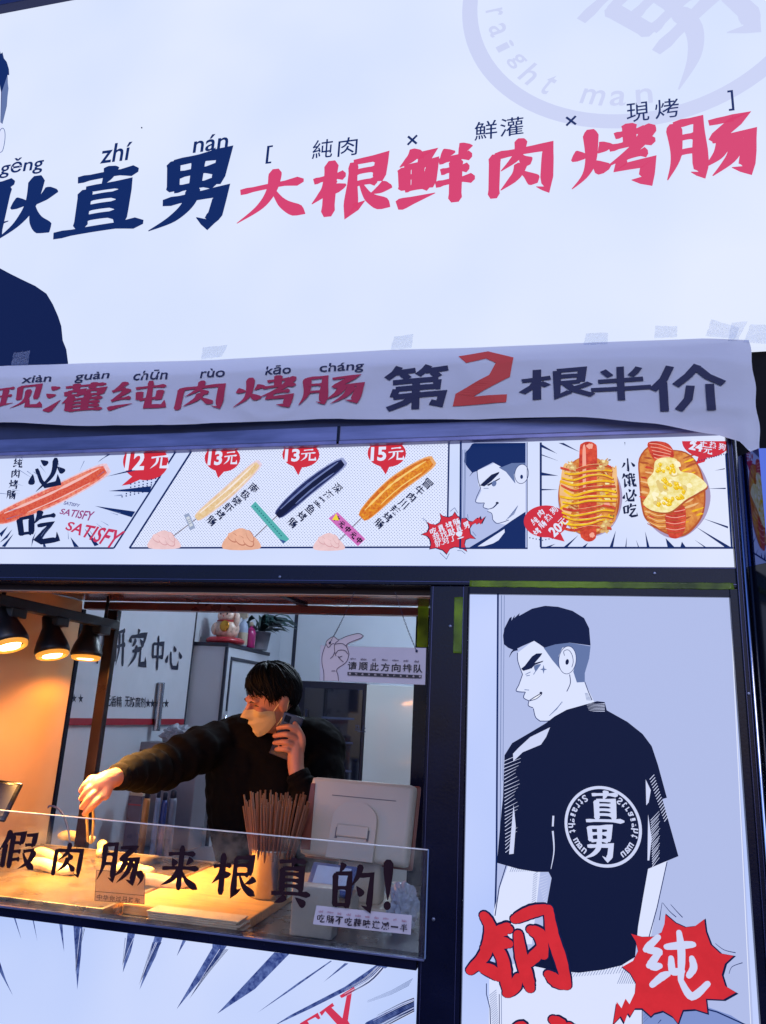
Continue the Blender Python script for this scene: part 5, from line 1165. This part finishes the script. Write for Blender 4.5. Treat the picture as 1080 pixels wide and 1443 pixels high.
# white cabinet along the side wall, with things on top
YA = c0.y+.03; xc = P(314, 980, YA).x; yc1 = 2.62
ztop = P(300, 905, YA).z
cabm = mat('grey_white_cabinet', (192, 196, 208), .35, noise=.04, scale=4)
cbn = empty('cabinet', (xc-.1, YA+.2, 0), 'tall white cabinet with a black outlined door, standing behind the worker', 'cabinet')
MB().box(XW+.002, xc, YA, yc1, .0, ztop-.02).build('body', cabm, cbn)
slab('top_board', seam, XW+.002, xc+.006, YA-.006, yc1+.004, ztop-.0195, ztop, cbn)
slab('corner_strip', seam, xc-.012, xc+.003, YA-.003, YA+.012, .1, ztop-.021, cbn)
dz1 = ztop-.085
for n_, b in (('door_frame', (YA+.05, YA+.066, .2, dz1)), ('door_frame', (yc1-.05, yc1-.034, .2, dz1)), ('door_frame', (YA+.05, yc1-.034, dz1+.001, dz1+.018))): slab(n_, seam, xc+.0005, xc+.006, *b, cbn, .001)
MB().tube([(xc+.012, YA+.03, 1.3), (xc+.014, YA+.03, 1.52)], .007).build('handle', chrome, cbn, True)
# lucky cat
cc = P(318, 903, YA+.1); cc.z = ztop+.001; k = .085
cat = empty('cat_figurine', tuple(cc), 'white and red beckoning cat figurine with a gold disc, on a red cushion', 'figurine')
tr_ = lambda x, y, z: (cc.x+x*k, cc.y+y*k, cc.z+z*k)
cw_ = mat('cat_glaze', (206, 176, 160), .3, noise=.3, scale=60, coat=.4); cr_ = mat('cat_red', (156, 32, 44), .35); cg = mat('cat_gold', (206, 150, 60), .25, .8)
MB().lathe([(1.05*k, 0), (1.2*k, .1*k), (1.2*k, .25*k), (.95*k, .38*k)], 20, Matrix.Translation(cc)).build('cushion', cr_, cat, True)
m = MB(); m.ball(tr_(0, 0, .95), (.82*k, .7*k, .72*k)); m.ball(tr_(0, -.1, 1.75), (.62*k, .55*k, .5*k)); m.ball(tr_(.72, -.2, 1.55), (.2*k, .2*k, .5*k)); m.ball(tr_(-.6, -.35, .9), (.25*k, .3*k, .4*k))
for s_ in (-1, 1): m.tube([tr_(s_*.38, -.1, 2.0), tr_(s_*.45, -.1, 2.42)], [.2*k, .02*k], 8)
m.build('body', cw_, cat, True)
MB().lathe([(.58*k, -.06*k), (.62*k, 0), (.58*k, .06*k)], 20, Matrix.Translation(Vector(tr_(0, -.08, 1.4)))).build('collar', cr_, cat, True)
MB().ball(tr_(.15, -.68, 1.05), (.32*k, .1*k, .36*k)).build('gold_disc', cg, cat, True)
m = MB()
for s_ in (-1, 1): m.ball(tr_(s_*.22, -.6, 1.82), .06*k, seg=8)
m.build('eyes', seam, cat)
m = MB(); m.ball(tr_(0, -.64, 1.68), .05*k, seg=8)
for s_ in (-1, 1): m.tube([tr_(s_*.38, -.22, 2.04), tr_(s_*.44, -.2, 2.32)], [.1*k, .01*k], 6)
m.build('red_marks', cr_, cat)
def bottle(px, y, h, r, m, label, spray=False):
    c = P(px, 900, y); c.z = ztop+.001; b = empty('spray_bottle' if spray else 'bottle', tuple(c), label, 'bottle'); M = Matrix.Translation(c)
    MB().lathe([(r*.9, 0), (r, .004), (r, h*.55), (r*.8, h*.66), (r*.35, h*.74), (r*.35, h*.8)], 20, M).build('body', m, b, True)
    if spray:
        m_ = MB(); m_.box(-r*1.2, r*.7, -r*.4, r*.4, h*.84, h*1.0, .003, M); m_.tube([M @ Vector((-r*.9, 0, h*.86)), M @ Vector((-r*1.3, 0, h*.7))], .004); m_.lathe([(r*.42, h*.79), (r*.42, h*.86)], 14, M); m_.build('trigger_head', white, b)
        MB().lathe([(r*1.02, h*.05), (r*1.02, h*.4)], 20, M, False).build('paper_label', white, b, True)
    else: MB().lathe([(r*.4, h*.79), (r*.4, h*.92), (r*.2, h*.96)], 14, M).build('cap', white, b, True)
bottle(342, YA+.24, .19, .027, mat('clear_bluish_plastic', (150, 164, 190), .15), 'clear spray bottle beside the cat figurine', True)
bottle(353, YA+.3, .15, .03, mat('magenta_liquid', (150, 30, 96), .15, coat=.6), 'bright pink bottle beside the spray bottle')
pl = P(372, 880, YA+.42); plant = empty('potted_plant', (pl.x, pl.y, ztop), 'dark green leafy plant hanging over the cabinet top', 'plant')
MB().lathe([(.05, 0), (.065, .1), (.068, .1), (.06, .09), (.001, .088)], 20, Matrix.Translation(Vector((pl.x-.02, pl.y, ztop+.001))), False).build('pot', mat('plant_pot', (120, 124, 140), .5), plant, True)
m = MB(); rl = random.Random(5)
for i in range(70):
    an = rl.uniform(-.9, 2.3); L_ = rl.uniform(.12, .3); b0 = Vector((pl.x-.02, pl.y, ztop+.1)); d = Vector((math.cos(an)*.9, math.sin(an)*.7-.35, 0)); w_ = rl.uniform(.008, .018); up = rl.uniform(.05, .22)
    pts = [b0 + d*L_*t + Vector((0, 0, up*t*(1.25-t)*1.3 - .02*t)) for t in (0, .3, .55, .8, 1)]; sd_ = Vector((-d.y, d.x, .3)).normalized()
    vs = []
    for p, ww in zip(pts, (.25, .9, 1, .7, .05)): vs += [p+sd_*w_*ww, p-sd_*w_*ww]
    m._add(vs, [(2*j, 2*j+1, 2*j+3, 2*j+2) for j in range(4)])
m.build('leaves', mat('dark_leaf', (30, 58, 58), .4, noise=.4, scale=20), plant, True)
# black fridge and pale door at the back
YF2 = YB-.35
fx0, fx1 = P(418, 1030, YF2).x, P(513, 1030, YF2).x; fz = P(470, 961, YF2).z
fr = empty('fridge', ((fx0+fx1)/2, YF2+.2, 0), 'black glass fronted fridge with faint goods inside, behind the phone hand', 'fridge')
MB().box(fx0, fx1, YF2, YB-.01, .02, fz, .004).build('body', mat('fridge_black', (18, 20, 40), .3), fr)
slab('glass_door', mat('fridge_glass', (12, 16, 34), .06, coat=.5), fx0+.04, fx1-.015, YF2-.012, YF2-.001, .1, fz-.04, fr)
fg = mat('fridge_goods', (52, 60, 90), .5)
for z_ in (1.5, 1.36, 1.2, 1.1): slab('shelf_strip', fg, fx0+.16, fx1-.06, YF2-.0135, YF2-.0125, z_, z_+.012, fr, 0)
slab('handle', mat('fridge_handle', (46, 50, 74), .3, .6), fx0+.055, fx0+.07, YF2-.03, YF2-.0125, 1.0, 1.55, fr)
a = Art(YF2-.0125, off=.0006)
a.text('马上', (500, 1022, 516, 1032), fg, .02); a.build('faint_lettering', fr)
dx1 = P(600, 1030, YF2).x; dz = P(540, 965, YF2).z
dr = empty('tall_cupboard', ((fx1+dx1)/2, YF2+.2, 0), 'pale glossy cupboard door reflecting the lamps, right of the black fridge', 'cupboard')
MB().box(fx1+.004, dx1, YF2+.02, YB-.01, .02, dz).build('body', cabm, dr)
slab('door', mat('glossy_cream', (196, 198, 200), .12, coat=.6), fx1+.004, dx1, YF2, YF2+.018, .05, dz-.002, dr)
# work table, steel hood, hose and containers seen under and over the arm
tbm = mat('table_steel', (120, 124, 140), .35, .7)
wt = empty('work_table', (-1.4, 1.5, 0), 'steel work table behind the cart, carrying containers', 'table')
slab('table_top', tbm, -1.8, -.75, 1.3, 1.8, .9, .93, wt)
for x in (-1.78, -.79):
    for y in (1.32, 1.76): slab('leg', tbm, x, x+.03, y, y+.03, .012, .899, wt)
hq = [P(168, 1041, 1.75), P(252, 1041, 1.75)]
hd = empty('steel_machine', (hq[0].lerp(hq[1], .5).x, 1.72, .93), 'grey steel box machine on the work table behind the raised arm', 'machine')
slab('body', mat('grey_appliance', (128, 122, 132), .4, .3, noise=.1, scale=6), hq[0].x, hq[1].x+.16, 1.64, 1.78, .9305, hq[0].z, hd, .006)
slab('lid_line', seam, hq[0].x-.002, hq[1].x+.162, 1.638, 1.782, hq[0].z-.04, hq[0].z-.036, hd, 0)
hp = P(222, 1030, 1.72); ht = P(229, 962, 1.72)
m = MB(); pts, rr = [], []
for i in range(61): pts.append(Vector((hp.x, 1.71, hp.z)).lerp(Vector((ht.x, 1.71, ht.z)), i/60)); rr.append(.0165+.002*(i % 2))
m.tube(pts, rr, 14); o = m.build('steel_hose', mat('hose_steel', (150, 156, 172), .25, .9), None, True); tag(o, 'upright ribbed steel hose in front of the slogan board', 'hose')
bw = P(250, 1035, 1.7); crumple('white_bag', (bw.x, 1.71, hq[0].z+.035), (.075, .05, .045), bagm, 'white plastic bag lying on the steel machine behind the arm', 'bag', .45, 6)
for (px0, px1, ptop, y, kind, c, label, cat_) in ((178, 198, 1117, 1.45, 'box', (92, 84, 98), 'lilac grey carton with faint print on the work table', 'carton'), (200, 209, 1113, 1.4, 'can', (176, 120, 66), 'orange brown tube beside the lilac carton', 'tube'),
    (217, 224, 1112, 1.4, 'can', (120, 130, 156), 'slim pale bottle on the work table', 'bottle'), (226, 234, 1116, 1.42, 'can', (52, 64, 120), 'dark blue bottle next to the slim pale bottle', 'bottle'), (236, 247, 1113, 1.45, 'can', (110, 114, 130), 'grey steel canister on the work table', 'canister')):
    a0, a1 = P(px0, 1150, y), P(px1, 1150, y); zt2 = P((px0+px1)/2, ptop, y).z; m_ = mat('container_%d' % px0, c, .3, .0 if kind == 'box' else .2, noise=.15, scale=20)
    e = empty('carton' if kind == 'box' else 'canister', ((a0.x+a1.x)/2, y, .93), label, cat_)
    if kind == 'box':
        MB().box(a0.x, a1.x, y, y+.07, .9305, zt2-.012, .002).build('body', m_, e); MB().box(a0.x+.001, a1.x-.001, y+.001, y+.069, zt2-.0115, zt2, .002).build('lid', white, e)
        slab('print', mat('container_print', (150, 60, 70), .5), a0.x+.004, a1.x-.004, y-.001, y-.0002, zt2-.05, zt2-.044, e, 0)
    else:
        r_ = (a1.x-a0.x)/2; M = Matrix.Translation(Vector(((a0.x+a1.x)/2, y, .9305))); h_ = zt2-.9305
        MB().lathe([(r_*.95, 0), (r_, .005), (r_, h_*.82), (r_*.85, h_*.88)], 18, M).build('body', m_, e, True); MB().lathe([(r_*.7, h_*.88), (r_*.72, h_*.98), (r_*.5, h_)], 16, M).build('cap', seam, e, True)

# dark tablet at the left picture edge, and a loop of blue cable
tq = [P(-60, 1096, .2), P(18, 1117, .2)]
tbl = empty('tablet', tuple(P(-25, 1125, .2)), 'black tablet cut off by the left picture edge, before the lit cream panel', 'tablet')
M = Matrix.Translation(P(-26, 1124, .2)) @ Euler((R(-38), R(6), R(20))).to_matrix().to_4x4()
MB().box(-.085, .085, -.005, .005, -.055, .055, .004, M).build('body', gloss, tbl, True)
MB().box(-.074, .074, -.0062, -.0052, -.045, .045, 0, M).build('screen', mat('tablet_screen', (34, 36, 52), .15), tbl)
MB().tube([P(-26, 1126, .21), P(-26, 1170, .22), (P(-26, 1170, .22).x, .22, ZC+.002)], .01, 10).build('stand', lampblk, tbl, True)
cbp = [P(x, y, .66) for x, y in ((64, 1143), (70, 1136), (80, 1138), (88, 1146), (94, 1160), (98, 1180), (100, 1210))]
o = MB().tube(catmull(cbp, 5), .003, 8).build('cable', mat('blue_cable', (60, 74, 130), .5), None, True); tag(o, 'thin bluish cable looping beside the lit cream panel', 'cable')
# ------------------------------------------------------------------ the worker
def remeshed(mb, voxel, smooth_it=6, fac=.5):
    me = bpy.data.meshes.new('t'); mb.bm.to_mesh(me); mb.bm.free(); o = bpy.data.objects.new('t', me); col.objects.link(o)
    r = o.modifiers.new('r', 'REMESH'); r.mode = 'VOXEL'; r.voxel_size = voxel
    s = o.modifiers.new('s', 'SMOOTH'); s.iterations = smooth_it; s.factor = fac
    out = bpy.data.meshes.new_from_object(o.evaluated_get(bpy.context.evaluated_depsgraph_get()))
    bpy.data.objects.remove(o); bpy.data.meshes.remove(me); return out
def limb(mb, pts, rad, n=14, sub=5):
    q = catmull([Vector(p) for p in pts], sub); k = len(pts)-1; rr = []
    for i in range(len(q)):
        t = i/sub; j = min(int(t), k-1); f = t-j; rr.append(rad[j]*(1-f)+rad[j+1]*f)
    mb.tube(q, rr, n); mb.ball(q[0], rr[0]*.98, seg=12); mb.ball(q[-1], rr[-1]*.98, seg=12)
person = empty('person', (-.9, 1.05, .01), 'person in black jacket and face mask, phone at ear, reaching over the grill', 'person')
pel, wai, che, nb = Vector((-.88, 1.07, .95)), Vector((-.9, 1.05, 1.1)), Vector((-.95, 1.0, 1.32)), Vector((-.975, .975, 1.46))
shr, shl = Vector((-1.13, .95, 1.425)), Vector((-.8, 1.02, 1.42))
elr, wrr = P(226, 1083, .68), P(160, 1096, .43)
ell_, wrl = P(452, 1170, .84), P(417, 1083, .835)
hc = P(383, 986, .88)
HM = Matrix.Translation(hc) @ Matrix.Scale(.88, 4) @ Euler((0, 0, R(-44))).to_matrix().to_4x4() @ Euler((0, R(9), 0)).to_matrix().to_4x4() @ Euler((R(20), 0, 0)).to_matrix().to_4x4()
H_ = lambda x, y, z: HM @ Vector((x, y, z))
b = MB()
limb(b, [pel, wai, che, nb], [.12, .11, .12, .06]); limb(b, [nb-Vector((0, 0, .05)), nb, H_(0, .025, -.06)], [.06, .055, .05])
limb(b, [che+Vector((-.05, 0, .08)), shr, elr, wrr], [.06, .05, .042, .026]); limb(b, [che+Vector((.05, 0, .08)), shl, ell_, wrl], [.06, .05, .042, .026])
for s_, x in ((-1, -.1), (1, .08)): limb(b, [pel+Vector((x*.8, 0, -.02)), Vector((-.88+x, 1.06, .5)), Vector((-.88+x, 1.08, .1))], [.085, .06, .04])
# head
b.ball((0, .012, .03), (.076, .096, .1), HM, 28); b.ball((0, -.022, -.045), (.058, .07, .078), HM, 24); b.ball((0, -.068, -.095), (.026, .022, .02), HM)
b.ball((0, -.078, .024), (.05, .02, .014), HM); b.ball((.036, -.066, -.02), (.024, .02, .018), HM); b.ball((-.036, -.066, -.02), (.024, .02, .018), HM)
b.tube([H_(0, -.09, .012), H_(0, -.104, -.012), H_(0, -.115, -.034)], [.008, .0105, .014], 10); b.ball((.011, -.1, -.036), (.01, .011, .008), HM); b.ball((-.011, -.1, -.036), (.01, .011, .008), HM)
b.ball((0, -.09, -.062), (.024, .012, .009), HM)
for s_ in (-1, 1): b.ball((s_*.079, .012, -.008), (.009, .02, .033), HM); b.ball((s_*.083, .02, .006), (.008, .018, .018), HM)
# reaching hand
hy = .395
def PH(px, py, dy=0): return P(px, py, hy+dy)
limb(b, [wrr, PH(152, 1100, .015), PH(140, 1105)], [.026, .029, .027], 14)
for kn, w_ in (((130, 1100), .017), ((136, 1106), .018), ((142, 1113), .018), ((148, 1120), .016)): b.tube([PH(152, 1102, .01), PH(*kn)], [.022, w_], 12); b.ball(PH(*kn), w_*.98, seg=12)
for pts, dy in (((PH(130, 1099), PH(121, 1105, -.02), PH(114, 1115, -.012)), 0), ((PH(136, 1105), PH(124, 1113, -.028), PH(114, 1126, -.018)), 0), ((PH(142, 1112), PH(128, 1122, -.03), PH(115, 1138, -.018)), 0), ((PH(147, 1119), PH(134, 1131, -.026), PH(119, 1147, -.01)), 0)):
    limb(b, pts, [.0105, .0098, .0072], 10, 6)
limb(b, [PH(150, 1112, .02), PH(138, 1128, .018), PH(125, 1142, .008)], [.014, .0115, .0085], 10, 6)
# phone hand
hz = .845
def PL(px, py, dy=0): return P(px, py, hz+dy)
limb(b, [wrl, PL(417, 1066), PL(418, 1050, .002)], [.026, .028, .024], 14)
for k_ in ((421, 1032), (422, 1043), (420, 1053), (416, 1062)): b.tube([PL(417, 1068), PL(*k_)], [.022, .0125], 10)
for pts in ((PL(421, 1033), PL(408, 1024, -.026), PL(392, 1026, -.014)), (PL(422, 1043), PL(405, 1035, -.03), PL(387, 1037, -.016)), (PL(420, 1053), PL(404, 1046, -.03), PL(387, 1047, -.016)), (PL(416, 1062), PL(404, 1056, -.026), PL(390, 1056, -.014))):
    limb(b, pts, [.0105, .0096, .0076], 10, 6)
limb(b, [PL(424, 1058, .004), PL(426, 1040, -.004), PL(416, 1020, -.008)], [.0135, .0115, .0088], 10, 6)
skin = mat('skin', (184, 126, 100), .5, noise=.08, scale=25, sss=.12)
bme = remeshed(b, .003, 4)
from mathutils.bvhtree import BVHTree
_bv = BVHTree.FromPolygons([v.co.copy() for v in bme.vertices], [tuple(p.vertices) for p in bme.polygons])
def head_r(th, z):
    """distance (head units) from the head's axis out to the skin"""
    d = Vector((math.sin(th), -math.cos(th), 0)); o = HM @ (Vector((0, -.01, z)) + d*.22); h = _bv.ray_cast(o, -(HM.to_3x3() @ d).normalized())
    return .22 - (h[3]/.88 if h[0] else .22)
def on_face(x, z, out=0.):
    th = math.asin(x/.085); r = head_r(th, z)+out; return HM @ Vector((math.sin(th)*r, -.01-math.cos(th)*r, z))
link('body', bme, skin, person, True)
# eyes, brows
dkm = mat('eye_dark', (24, 18, 18), .3)
for s_ in (-1, 1):
    MB().tube([on_face(s_*.018, .002, .0003), on_face(s_*.03, .0045, .001), on_face(s_*.044, .0, .0003)], [.0012, .003, .001], 8).build('eye', dkm, person, True)
    MB().tube([on_face(s_*.014, .019, .0005), on_face(s_*.03, .026, .001), on_face(s_*.041, .0225, .0003)], [.002, .0032, .001], 8).build('eyebrow', dkm, person, True)
# hair
hair = mat('black_hair', (6, 6, 9), .6, noise=.3, scale=80, spec=.13)
hcn = Vector((0, .014, .035)); hr = Vector((.08, .102, .103)); rh = random.Random(21)
m = MB(); t = bmesh.new(); bmesh.ops.create_uvsphere(t, u_segments=40, v_segments=28, radius=1)
for v in t.verts: v.co = Vector((v.co.x*hr.x, v.co.y*hr.y, v.co.z*hr.z))*(1+.035*mnoise.noise(v.co*9)) + hcn
def hairline(x, y):
    an = math.atan2(x, -y)         # 0 = front
    f = abs(an)/math.pi
    return .066 if f < .2 else (.066+(-.02-.066)*(f-.2)/.25 if f < .45 else (-.02 if f < .6 else -.02-.06*(f-.6)/.4))
dl = [v for v in t.verts if v.co.z < hairline(v.co.x, v.co.y-hcn.y)-.004]; bmesh.ops.delete(t, geom=dl, context='VERTS'); m.merge(t, HM)
crown = Vector((.012, .035))
for i in range(560):
    an = rh.uniform(-math.pi, math.pi); f = abs(an)/math.pi; a0 = rh.uniform(.05, .9)
    z_end = {0: 0}.get(9, hairline(math.sin(an), -math.cos(an)))
    if f < .3: z_end = rh.uniform(.03, .06) if an > .1 else rh.uniform(.062, .09)
    elif f < .62: z_end = rh.uniform(.0, .035)
    else: z_end += rh.uniform(-.012, .012)
    pol1 = math.acos(max(-1, min(1, (z_end-hcn.z)/hr.z))); pol0 = pol1*a0*.6
    tw = rh.uniform(-.4, .4) + (.5 if f < .35 else 0); rad = 1.015+rh.uniform(0, .1)**1.0*(1 if f < .4 else .8); pts = []; wob = rh.uniform(0, 6)
    for k in range(7):
        u = k/6; p_ = pol0+(pol1-pol0)*u; aa = an + tw*(u-.5) + .1*math.sin(wob+u*4); rr = rad*(1+.04*math.sin(math.pi*u)) + .016*math.sin(wob*2+u*6)*u + (.05*rh.random() if k == 6 else 0)
        pts.append(H_(*(hcn + Vector((math.sin(p_)*math.sin(aa)*hr.x, -math.sin(p_)*math.cos(aa)*hr.y, math.cos(p_)*hr.z))*rr)))
    w_ = rh.uniform(.002, .0055); m.tube(pts, [w_*.6, w_, w_, w_*.9, w_*.75, w_*.45, w_*.08], 5)
m.build('hair', hair, person, True)
# mask
mk = mat('mask_cloth', (246, 224, 166), .8, noise=.04, scale=30, bump=.1, bscale=120); m = MB(); NI, NJ = 33, 21; rad = []
for i in range(NI):
    th = R(-80)+R(160)*i/(NI-1); q = abs(th)/R(80); rad.append([])
    for j_ in range(NJ):
        v = j_/(NJ-1); z = (-.004-.026*q**1.5) + ((-.122+.05*q**1.6) - (-.004-.026*q**1.5))*v
        r = head_r(th, z)
        r = min(r, .128 if abs(th) < .5 else max(.08, .128-.05*(abs(th)-.5)))
        if j_ > 7: r = max(r, rad[-1][-1][1]-.0035)
        rad[-1].append((z, r))
rr_ = [[c[1] for c in row] for row in rad]
for it in range(5):
    rr_ = [[max(rad[i][j_][1], (rr_[max(0, i-1)][j_]+rr_[min(NI-1, i+1)][j_]+rr_[i][max(0, j_-1)]+rr_[i][min(NJ-1, j_+1)]+rr_[i][j_]*2)/6) for j_ in range(NJ)] for i in range(NI)]
g = []
for i in range(NI):
    th = R(-80)+R(160)*i/(NI-1); g.append([])
    for j_ in range(NJ):
        v = j_/(NJ-1); c_ = math.cos(th); fold = (((v*3.4+.2) % 1)-.5)*.0028*c_*(1 if .1 < v < .92 else 0) + .0018*mnoise.noise((th*3, v*6, 0))
        edge_ = .0055 if 0 < j_ < NJ-1 and 0 < i < NI-1 else .0035
        d = Vector((math.sin(th), -math.cos(th), 0)); g[-1].append(m.bm.verts.new(HM @ (Vector((0, -.01, rad[i][j_][0])) + d*(rr_[i][j_]+edge_+fold))))
for i in range(NI-1):
    for j_ in range(NJ-1): m.bm.faces.new((g[i][j_], g[i+1][j_], g[i+1][j_+1], g[i][j_+1]))
bmesh.ops.solidify(m.bm, geom=m.bm.faces[:], thickness=.0012)
mo = m.build('face_mask', mk, person, True)
for s_ in (-1, 1): MB().tube([H_(s_*.072, -.028, -.024), H_(s_*.08, .0, .004), H_(s_*.084, .026, .022), H_(s_*.086, .034, .0), H_(s_*.082, .02, -.035), H_(s_*.066, -.022, -.082)], .0014, 6).build('ear_loop', mk, mo, True)
# jacket
j = MB()
limb(j, [pel+Vector((0, 0, -.1)), pel, wai, che, nb-Vector((0, 0, .03))], [.165, .155, .15, .15, .08], 24)
limb(j, [Vector((-1.085, .975, 1.36)), Vector((-1.07, .99, 1.2)), Vector((-1.0, 1.04, .98))], [.125, .125, .13], 20)
for sh in (shr, shl): limb(j, [che+Vector((0, 0, .05)), che.lerp(sh, .6)+Vector((0, 0, .05)), sh], [.12, .1, .08], 16)
def sleeve(pts, rad, seed):
    q = catmull([Vector(p) for p in pts], 12); n = len(q); k = len(pts)-1; rr = []
    for i in range(n):
        t_ = i/12; jj = min(int(t_), k-1); f = t_-jj; w_ = rad[jj]*(1-f)+rad[jj+1]*f
        rr.append(w_*(1+.07*math.sin(i*1.15+seed)*min(1, i/14)+.06*mnoise.noise((i*.45, seed, 0))))
    j.tube(q, rr, 18); j.ball(q[0], rr[0], seg=14)
sleeve([shr, (shr+elr)/2+Vector((0, 0, .012)), elr, elr.lerp(wrr, .55)+Vector((0, 0, .004)), wrr+(elr-wrr)*.1], [.082, .078, .07, .053, .038], 1)
sleeve([shl, (shl+ell_)/2, ell_, ell_.lerp(wrl, .6), wrl+(ell_-wrl)*.08], [.078, .07, .062, .05, .038], 5)
limb(j, [nb-Vector((0, -.01, .03)), nb+Vector((0, .012, .03)), H_(0, .045, -.085)], [.08, .068, .06], 18)
jm = mat('black_jacket', (8, 7, 8), .9, noise=.3, scale=40, bump=.5, bscale=18, spec=.08)
me = remeshed(j, .0055, 3)
cos_ = [(Vector(v.co), Vector(v.normal)) for v in me.vertices]
for v, (c_, n) in zip(me.vertices, cos_): v.co = c_ + n*(.005*mnoise.noise(c_*12) + -.005*max(0, .32-abs(mnoise.noise(Vector((c_.x*9+c_.z*6, c_.y*14, c_.z*11-c_.x*5)))))/.32*(.5+.5*mnoise.noise(c_*5)) + .002*mnoise.noise(c_*40))
link('jacket', me, jm, person, True)
cuffm = mat('jacket_cuff', (16, 13, 13), .9, spec=.1, bump=.4, bscale=150)
for w_, e_ in ((wrr, elr), (wrl, ell_)):
    d = (e_-w_).normalized(); MB().tube([w_+d*.012, w_+d*.016, w_+d*.034, w_+d*.04], [.034, .037, .039, .036], 20).build('cuff', cuffm, person, True)
tm2 = mat('dark_trousers', (28, 30, 40), .8); m = MB()
for x in (-.1, .08): m.tube([pel+Vector((x*.8, 0, -.02)), Vector((-.88+x, 1.06, .5)), Vector((-.88+x, 1.08, .06))], [.1, .075, .062], 16)
m.build('trousers', tm2, person, True)
for x in (-.1, .08): MB().ball((-.88+x, 1.03, .05), (.045, .13, .042)).build('shoe', cuffm, person, True)
# phone in the hand
pc_ = PL(404, 1037, .004); M = Matrix.Translation(pc_) @ Euler((R(6), R(17), R(14))).to_matrix().to_4x4()
ph = empty('phone', tuple(pc_), 'dark blue grey smartphone held to the ear by the worker', 'phone')
MB().box(-.035, .035, -.004, .004, -.072, .072, .0035, M).build('body', mat('phone_body', (34, 40, 66), .25, .3), ph, True)
MB().box(-.026, -.006, -.0058, -.0042, .042, .064, .0005, M).build('camera_patch', gloss, ph)
# tongs with a sausage
tg = mat('tong_steel', (190, 170, 130), .3, .8); m = MB()
p0, p1 = PH(128, 1120, .004), P(127, 1186, .47)
for s_ in (-1, 1): m.tube([p0+Vector((s_*.002, 0, .0)), p0.lerp(p1, .5)+Vector((s_*.011, 0, 0)), p1+Vector((s_*.006, 0, 0))], [.003, .0045, .004], 8)
o = m.build('tongs', tg, None, True); tag(o, 'slim steel tongs held down to the grill by the reaching hand', 'tongs')
